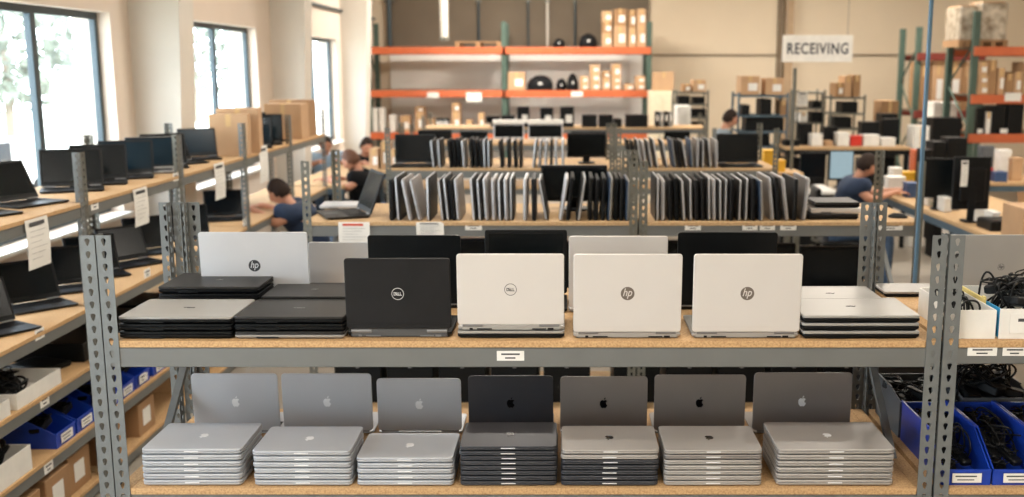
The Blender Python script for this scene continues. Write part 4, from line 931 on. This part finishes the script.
# wire shelving racks along the back
def wire(lb, p0, p1, ys, Y, d, items, m=steel_d):
    zs = [at(p0, y, Y)[1] for y in ys]; X0 = at(p0, ys[0], Y)[0]; X1 = at(p1, ys[0], Y)[0]
    t = thing('wire_shelf_rack', lb, 'shelving', (X0, Y, 0)); w = X1 - X0
    for x in (0, w):
        for y in (0, d): O('post', MB().tube([(x, y, FLOOR), (x, y, zs[0] + .03)], .016, 8).mesh('post', m), t)
    for z in zs: O('wire_shelf', bx(.017, w - .017, -.01, d + .01, z - .03, z, .003).mesh('wire_shelf', m), t)
    for (a, b, yt, li, mm, lb2) in items:
        px_carton(lb2, a, b, yt, Y + .03, zs[li], d * .7, mm, mm is not black and (b - a) > 7)
wire('wire rack of black gear near standing man', 676, 708, (92, 104, 117, 131), 16.0, .45,
     [(683, 691, 84, 0, card2, 'left brown carton on top of rack near standing man'), (693, 706, 80, 0, card, 'right brown carton on top of rack near standing man'),
      (678, 690, 96, 1, black, 'black case on second level, left, rack near standing man'), (693, 705, 97, 1, black, 'black case on second level, right, rack near standing man'),
      (691, 706, 109, 2, black, 'black case on third level, rack near standing man'), (692, 704, 122, 3, black, 'black case on lowest seen level, rack near standing man')])
wire('wire rack with cartons left of the grey pole', 739, 788, (95, 115, 131, 146), 13.6, .5,
     [(741, 760, 76, 0, card, 'left carton on top of rack left of grey pole'), (766, 784, 78, 0, card, 'right carton on top of rack left of grey pole'),
      (742, 750, 105, 1, black, 'small black case on second level, rack left of pole'), (761, 772, 99, 1, black, 'tall black case on second level, rack left of pole'), (781, 787, 101, 1, card2, 'brown carton on second level, rack left of pole'),
      (746, 784, 118, 2, black, 'long black case on third level, rack left of pole'), (742, 770, 134, 3, black, 'long black case on lowest seen level, rack left of pole')], steel_b)
wire('wire rack with hanging papers right of the grey pole', 798, 825, (92, 108, 122), 15.0, .45,
     [(813, 821, 101, 1, black, 'black case on middle level, rack with hanging papers'), (800, 808, 113, 2, white, 'white carton on lower level, rack with hanging papers'), (812, 823, 112, 2, black, 'black case on lower level, rack with hanging papers')])
x, z = at(803, 92, 14.95); sheet('white papers hanging from the rack right of grey pole', x, 14.97, z, .15, .2)
wire('dark rack with cartons right of hanging papers', 831, 865, (97, 113, 128), 14.6, .5,
     [(836, 844, 83, 0, card2, 'left carton atop dark rack'), (845, 852, 76, 0, card, 'middle carton atop dark rack'), (854, 861, 75, 0, card2, 'right carton atop dark rack'), (842, 858, 102, 1, black, 'black case on second level, dark rack'), (834, 852, 117, 2, black, 'black case on third level, dark rack')])
px_carton('brown topped dark cabinet box near the right rack', 882, 899, 101, 14.8, FLOOR, .4, card2, False)
px_carton('black equipment case in front of the brown cabinet box', 882, 898, 114, 14.2, FLOOR, .3, black, True)
# right pallet rack
YR = 14.0
xr = at(972, 94, YR)[0]
rack('orange and green pallet rack at far right', [xr, xr + 2.5], YR, YR + .9, [2.40, 1.77, 1.25], 2.86)
rack('green pallet rack behind, between wall and far right rack', [at(916, 90, 16.6)[0], at(958, 90, 16.6)[0] + .35], 16.6, 17.4, [2.35, 1.45], 2.75, om=M('dull red paint', (120, 50, 40), .6))
def rgrp(items, lvl, where, Y): 
    for k, (p0, p1, tops, m) in enumerate(items):
        z = lvl
        for j, yt in enumerate(tops):
            X0, zt = at(p0, yt, Y); X1 = at(p1, yt, Y)[0]
            carton('%s carton from the left %s%s' % (NUM[k].capitalize(), where, '' if len(tops) == 1 else ', %s' % ('bottom of its pile', 'second up', 'third up')[j]), (X0 + X1) / 2, Y - .02, z, X1 - X0, .4, zt - z, 0, m, m is card or m is white); z = zt + .001
rgrp([(978, 988, (84, 75, 62), card), (989, 997, (60,), card2), (998, 1005, (68,), card), (1006, 1013, (74,), card2), (1014, 1022, (72,), card), (1024, 1034, (62,), card)], 1.772, 'on middle level of right rack', YR)
rgrp([(977, 985, (108,), black), (986, 991, (112,), white), (993, 1006, (106,), black), (1008, 1024, (103,), black)], 1.252, 'on lower level of right rack', YR)
rgrp([(918, 931, (62,), card2), (933, 945, (60,), card), (948, 962, (60,), card), (963, 972, (62,), card2)], 1.452, 'on rack behind the right rack', 16.6)
# shrink wrapped pallets on top
wrap = M('cloudy stretch film', (186, 176, 160), .3, 0, .3, 9, .6, coat=.5, col2=(120, 104, 84))
for (p0, p1, yt, lb) in ((964, 983, 6, 'left shrink wrapped load on top of right rack'), (985, 1014, 2, 'right shrink wrapped load on top of right rack')):
    X0, zt = at(p0, yt, YR); X1 = at(p1, yt, YR)[0]; w = X1 - X0
    t = thing('wrapped_load', lb, 'pallet load', ((X0 + X1) / 2, YR + .4, 2.4005))
    O('pallet', MB().box(-w / 2, w / 2, -.3, .3, .06, .09).box(-w / 2, -w / 2 + .06, -.3, .3, 0, .06).box(-.03, .03, -.3, .3, 0, .06).box(w / 2 - .06, w / 2, -.3, .3, 0, .06).mesh('pallet', card2), t)
    O('film_wrapped_goods', MB().rbox(w * .94, .56, zt - 2.4 - .092, .03, .012, 0, 0, .091, 3).mesh('film_wrapped_goods', wrap, True), t)
    O('top_sheet', MB().rbox(w * .8, .45, .02, .01, .004, 0, 0, zt - 2.4).mesh('top_sheet', card), t)
for (px, py, w, h, lb) in ((1013, 97, .22, .11, 'wide white notice on middle beam of right rack'), (980, 131, .07, .06, 'small white label on lower beam of right rack, left'), (1004, 131, .1, .06, 'small white label on lower beam of right rack, right')):
    x, z = at(px, py, YR - .07); tag(lb, x, YR - .067, z, w, h, 0, False)
# white bin and dark gear left of right rack
whitebox('white bin of cables on the rack behind the right rack', 934, 958, 102, 15.6, 1.3, .35)
bench('dark stand beneath the white cable bin', at(932, 110, 15.6)[0] - .05, at(960, 110, 15.6)[0] + .05, 15.55, 16.05, 1.299, m=black, legs=black)
for (p0, p1, yt, Y, m, lb) in ((915, 930, 126, 13.0, white, 'white bundle standing left of right rack'), (934, 962, 118, 13.6, black, 'black tall case left of right rack'), (940, 958, 148, 12.2, black, 'black low case left of right rack')):
    px_carton(lb, p0, p1, yt, Y, FLOOR, .3, m, m is black)
# ------------------------------------------------------------------ hanging sign
sx0, sz1 = at(783, 35, 14.0); sx1, sz0 = at(852, 62, 14.0)
t = thing('hanging_sign', 'white sign reading RECEIVING hung on wires', 'sign', ((sx0 + sx1) / 2, 14.0, sz0))
sw, sh = sx1 - sx0, sz1 - sz0
O('sign_board', MB().rbox(sw, .02, sh, .004, .002).mesh('sign_board', M('sign white', (240, 238, 232), .6)), t)
v, f = text_vf('RECEIVING', .25, extr=.001, bold=.005, sx=.78); hh = max(p[1] for p in v) * 2; ww = max(p[0] for p in v) * 2
kx = sw * .87 / ww; ky = sh * .42 / hh
O('lettering', MB().add([(a * kx, b * ky, c) for a, b, c in v], f, 0, Matrix.Translation((0, -.012, sh * .5)) @ Matrix.Rotation(R(90), 4, 'X')).mesh('lettering', M('sign ink', (44, 50, 62), .6)), t)
for s in (-.45, .42): O('hanging_wire', MB().tube([(s * sw, 0, sh), (s * sw, 0, CEIL - sz0 - .01)], .004, 5).mesh('hanging_wire', em_dim), t)
# conduits against back wall above the rack
for (px, w, y1, m, lb) in ((389, .09, 3.0, frame_m, 'dark pipe left'), (478.5, .05, 2.9, frame_m, 'thin dark pipe middle'), (528, .04, 2.8, frame_m, 'thin pipe right of middle'), (547.5, .05, 2.8, col_m, 'pale pipe'), (575, .04, 2.8, frame_m, 'thin dark pipe before the cartons')):
    x = at(px, 20, WALL_B - .12)[0]; t = thing('wall_pipe', '%s on upper back wall above rack' % lb, 'pipe', (x, WALL_B - .11, 0))
    O('pipe', MB().tube([(0, 0, 2.5), (0, 0, CEIL - .02)], w / 2, 8).mesh('pipe', m), t); O('clamp', bx(-w, w, -.03, .045, 3.3, 3.34).mesh('clamp', steel_d), t)
x = at(444, 20, 17.4)[0]; t = thing('hanging_duct', 'pale ribbed duct hanging over the back rack', 'duct', (x, 17.4, 0))
mb = MB(); prof = []
for k in range(40): prof += [(.075, 2.62 + k * .05), (.06, 2.645 + k * .05)]
O('duct', mb.lathe(prof, 14).mesh('duct', col_m), t); O('duct_collar', MB().lathe([(.085, 2.56), (.085, 2.62), (.06, 2.622)], 14).mesh('duct_collar', steel_d), t)

# ------------------------------------------------------------------ people
def skin_mesh(chains, sub=2):
    pts = []; rad = []; ed = []; idx = {}
    for ch in chains:
        prev = None
        for (p, r_) in ch:
            k = tuple(round(c, 4) for c in p)
            if k not in idx: idx[k] = len(pts); pts.append(k); rad.append(r_)
            if prev is not None and prev != idx[k]: ed.append((prev, idx[k]))
            prev = idx[k]
    me = bpy.data.meshes.new('sk'); me.from_pydata(pts, ed, []); o = bpy.data.objects.new('sk', me); COL.objects.link(o)
    m = o.modifiers.new('s', 'SKIN'); m.use_smooth_shade = True
    for i, r_ in enumerate(rad):
        sv = me.skin_vertices[0].data[i]; sv.radius = (r_, r_) if not isinstance(r_, tuple) else r_; sv.use_root = (i == 0)
    s_ = o.modifiers.new('u', 'SUBSURF'); s_.levels = sub; s_.render_levels = sub
    dg = bpy.context.evaluated_depsgraph_get(); dg.update(); e = bpy.data.meshes.new_from_object(o.evaluated_get(dg))
    V = [tuple(v.co) for v in e.vertices]; Fs = [tuple(p.vertices) for p in e.polygons]
    bpy.data.objects.remove(o); bpy.data.meshes.remove(me); bpy.data.meshes.remove(e); return V, Fs
def head_vf(T, nose=1):
    V = []; Fs = []; n, m = 20, 14
    for j in range(m + 1):
        ph = math.pi * j / m
        for i in range(n):
            th = 2 * math.pi * i / n; x = math.sin(ph) * math.cos(th); y = math.sin(ph) * math.sin(th); z = math.cos(ph)
            jaw = 1 - .28 * max(0, -z) ; X = x * .098 * (jaw if x > 0 else .9 if z > -.3 else .75); Yy = y * .077 * jaw; Z = z * .122
            if x > .9 and -.35 < z < .15: X += .022 * nose * (1 if z < 0 else .5)
            if abs(y) > .93 and abs(z) < .3: Yy *= 1.12
            V.append(T @ Vector((X, Yy, Z)))
    for j in range(m):
        for i in range(n): q = (i + 1) % n; Fs.append((j * n + i, j * n + q, (j + 1) * n + q, (j + 1) * n + i))
    return V, Fs
def hair_vf(T, low=-.1, front=.55, s=1.08):
    V, Fs = head_vf(Matrix.Identity(4), 0); keep = []
    V2 = [Vector((v.x * s - .004, v.y * s, v.z * s + .004)) for v in V]
    for f in Fs:
        c = sum((V[i] for i in f), Vector()) / 4
        xx, zz = c.x / .098, c.z / .122
        if zz > front or (zz > low and xx < .30 + .6 * zz) : keep.append(f)
    return [T @ v for v in V2], keep
def person(label, x, y, seat, rz, lean=25, headpitch=35, shirt=navy, pants=denim, hair=hair_b, reach=.42, hand_z=None, stand=False, beard=False, sleeves=None, arm_up=0, hairlow=-.45):
    t = thing('person', label, 'person', (x, y, 0), rz)      # faces local +x
    L = R(lean); sz = seat + .10
    def sp(d, side=0, off=0): return (math.sin(L) * d + off, side, sz + math.cos(L) * d)
    pel = (0, 0, sz); ch = sp(.32); nb = sp(.475); nt = sp(.545, 0, .012)
    hp = R(headpitch); hc = Vector(nt) + Vector((math.sin(hp) * .085 + .02, 0, math.cos(hp) * .085))
    TH = Matrix.Translation(hc) @ Matrix.Rotation(hp, 4, 'Y')
    body = [[(pel, .13), (sp(.16), .125), (ch, .135), (nb, .052), (nt, .05), (tuple(hc), .055)]]
    shc = [[(pel, .16), (sp(.16), .16), (ch, .175), (sp(.42), .15), (sp(.50), .088)]]
    tr = []
    hz = (hand_z if hand_z is not None else sz + .12)
    hands = []
    for s in (-1, 1):
        sh = sp(.435, s * .18); rc = reach * (1 if s > 0 else .85)
        wr = (sh[0] + rc, s * .10, hz + arm_up); el = (sh[0] + rc * .38 - .04, s * .25, (sh[2] + hz) / 2 - .09 + arm_up * .3)
        body.append([(ch, .135), (sh, .058), (el, .043), (tuple((Vector(el) + Vector(wr)) / 2), .037), (wr, .026), ((wr[0] + .06, wr[1] - s * .01, wr[2]), .030)])
        shc.append([(sp(.42), .145), (sp(.435, s * .17), .095), (tuple(Vector(sh) * .35 + Vector(el) * .8), .070)] if not sleeves else [(sp(.42), .145), (sp(.435, s * .17), .095), (el, .066), (tuple(Vector(el) * .2 + Vector(wr) * .8), .045)])
        w = Vector(wr)
        for k in range(4):
            b = w + Vector((.085, -s * .01 + (k - 1.5) * .019, .0)); ln = (.065, .075, .07, .055)[k]
            hands.append([(tuple(w + Vector((.04, (k - 1.5) * .012, 0))), .010), (tuple(b), .0095), (tuple(b + Vector((ln * .55, 0, -.006))), .0085), (tuple(b + Vector((ln * .85, 0, -.026))), .0075)])
        hands.append([(tuple(w + Vector((.03, -s * .02, 0))), .011), (tuple(w + Vector((.065, -s * .05, -.004))), .010), (tuple(w + Vector((.095, -s * .056, -.014))), .008)])
        hip = (0, s * .095, sz - .01)
        if stand: kn = (.02, s * .10, FLOOR + .5); an = (0, s * .10, FLOOR + .09)
        else: kn = (.42, s * .13, sz - .03); an = (.40, s * .13, FLOOR + .10)
        body.append([(pel, .13), (hip, .09), (kn, .055), (an, .035)])
        tr.append([(pel, .15), (hip, .105), (tuple((Vector(hip) + Vector(kn)) / 2), .09), (kn, .07), (tuple((Vector(kn) + Vector(an)) / 2), .062), (an, .055)])
        O('shoe', MB().rbox(.27, .095, .09, .04, .02, an[0] + .07, an[1], FLOOR + .0005).mesh('shoe', black, True), t)
    mb = MB(); v, f = skin_mesh(body); mb.add(v, f)
    v, f = head_vf(TH); mb.add(v, f)
    for h in hands: v, f = skin_mesh([h], 1); mb.add(v, f)
    O('body', mb.mesh('body', skin, True), t)
    v, f = skin_mesh(shc); O('shirt', MB().add(v, f).mesh('shirt', shirt, True), t)
    if stand:
        v, f = skin_mesh([[((0, 0, sz - .02), .165), (sp(.16), .172), (ch, .187), (sp(.40), .162)]]); O('vest', MB().add(v, f).mesh('vest', blk_cloth, True), t)
    v, f = skin_mesh(tr); O('trousers', MB().add(v, f).mesh('trousers', pants, True), t)
    v, f = hair_vf(TH, hairlow); O('hair', MB().add(v, f).mesh('hair', hair, True), t)
    if beard:
        V, Fs = head_vf(Matrix.Identity(4), 0); kp = [q for q in Fs if (sum((V[i] for i in q), Vector()) / 4).z < -.045 and (sum((V[i] for i in q), Vector()) / 4).x > .01]
        O('beard', MB().add([TH @ (v * 1.12 + Vector((.004, 0, -.01))) for v in V], kp).mesh('beard', hair, True), t)
    for s in (-1, 1):
        O('eye', MB().lathe([(.001, -.004), (.008, -.002), (.008, .002), (.001, .004)], 10, 0, TH @ Matrix.Translation((.090, s * .030, .012)) @ Matrix.Rotation(R(90), 4, 'Y')).mesh('eye', ink), t)
        O('eyebrow', MB().box(.088, .094, s * .030 - .016, s * .030 + .016, .028, .034, 0, TH).mesh('eyebrow', hair), t)
    O('mouth', MB().box(.084, .0885, -.02, .02, -.058, -.05, 0, TH).mesh('mouth', M('lips', (150, 84, 76), .6)), t)
    return t
def chair(label, x, y, seat, rz):
    t = thing('work_chair', label, 'chair', (x, y, FLOOR), rz); h = seat - FLOOR
    O('seat', MB().rbox(.44, .44, .06, .08, .02, 0, 0, h - .06).mesh('seat', black, True), t)
    O('backrest', MB().rbox(.05, .4, .35, .02, .015, -.27, 0, h + .16).mesh('backrest', black, True), t)
    O('back_bar', MB().tube([(-.15, 0, h - .05), (-.28, 0, h - .02), (-.30, 0, h + .3)], .015, 8).mesh('back_bar', steel_d), t)
    O('gas_column', MB().tube([(0, 0, .1), (0, 0, h - .06)], .025, 10).mesh('gas_column', steel_d), t)
    for k in range(5):
        a = 2 * math.pi * k / 5; O('foot', MB().tube([(0, 0, .11), (.27 * math.cos(a), .27 * math.sin(a), .03)], [.022, .014], 8).mesh('foot', black), t)
def seated(label, x, y, rz, seat=.42, **k):
    chair('work chair under the %s' % k.pop('cl'), x, y, seat, rz); return person(label, x, y, seat + .005, rz, **k)
seated('seated man in navy t-shirt leaning over the window side shelf', -2.16, 9.0, R(178), seat=.40, cl='man in navy leaning at window shelf', lean=28, headpitch=32, shirt=navy, pants=denim, reach=.36, hand_z=.93)
seated('seated bearded person in black t-shirt working at the far left bench', -2.14, 11.3, R(180), seat=.42, cl='bearded person in black', lean=12, headpitch=30, shirt=blk_cloth, pants=denim, hair=hair_r, reach=.36, hand_z=.94, beard=True, hairlow=-.5)
seated('seated person in dark shirt facing the bearded person in black', -2.66, 13.55, R(-60), seat=.42, cl='person facing the bearded one', lean=14, headpitch=30, shirt=blk_cloth, pants=blk_cloth, reach=.3, hand_z=.94)
seated('seated person in pale blue shirt farthest along the window', -3.18, 13.7, R(-70), seat=.42, cl='person in pale blue', lean=12, headpitch=25, shirt=ltblue, pants=denim, reach=.3, hand_z=.94, hairlow=-.5)
seated('seated man in navy t-shirt at the right workbench', 2.72, 10.05, R(-4), seat=.48, cl='man in navy at right workbench', lean=14, headpitch=24, shirt=navy, pants=denim, reach=.42, hand_z=.95, sleeves=False)
person('standing man in dark vest with grey sleeves by the wire racks', at(719, 120, 13.3)[0], 13.3, .76, R(0), lean=8, headpitch=18, shirt=grey_cloth, pants=blk_cloth, reach=.32, hand_z=1.05, stand=True, sleeves=True)
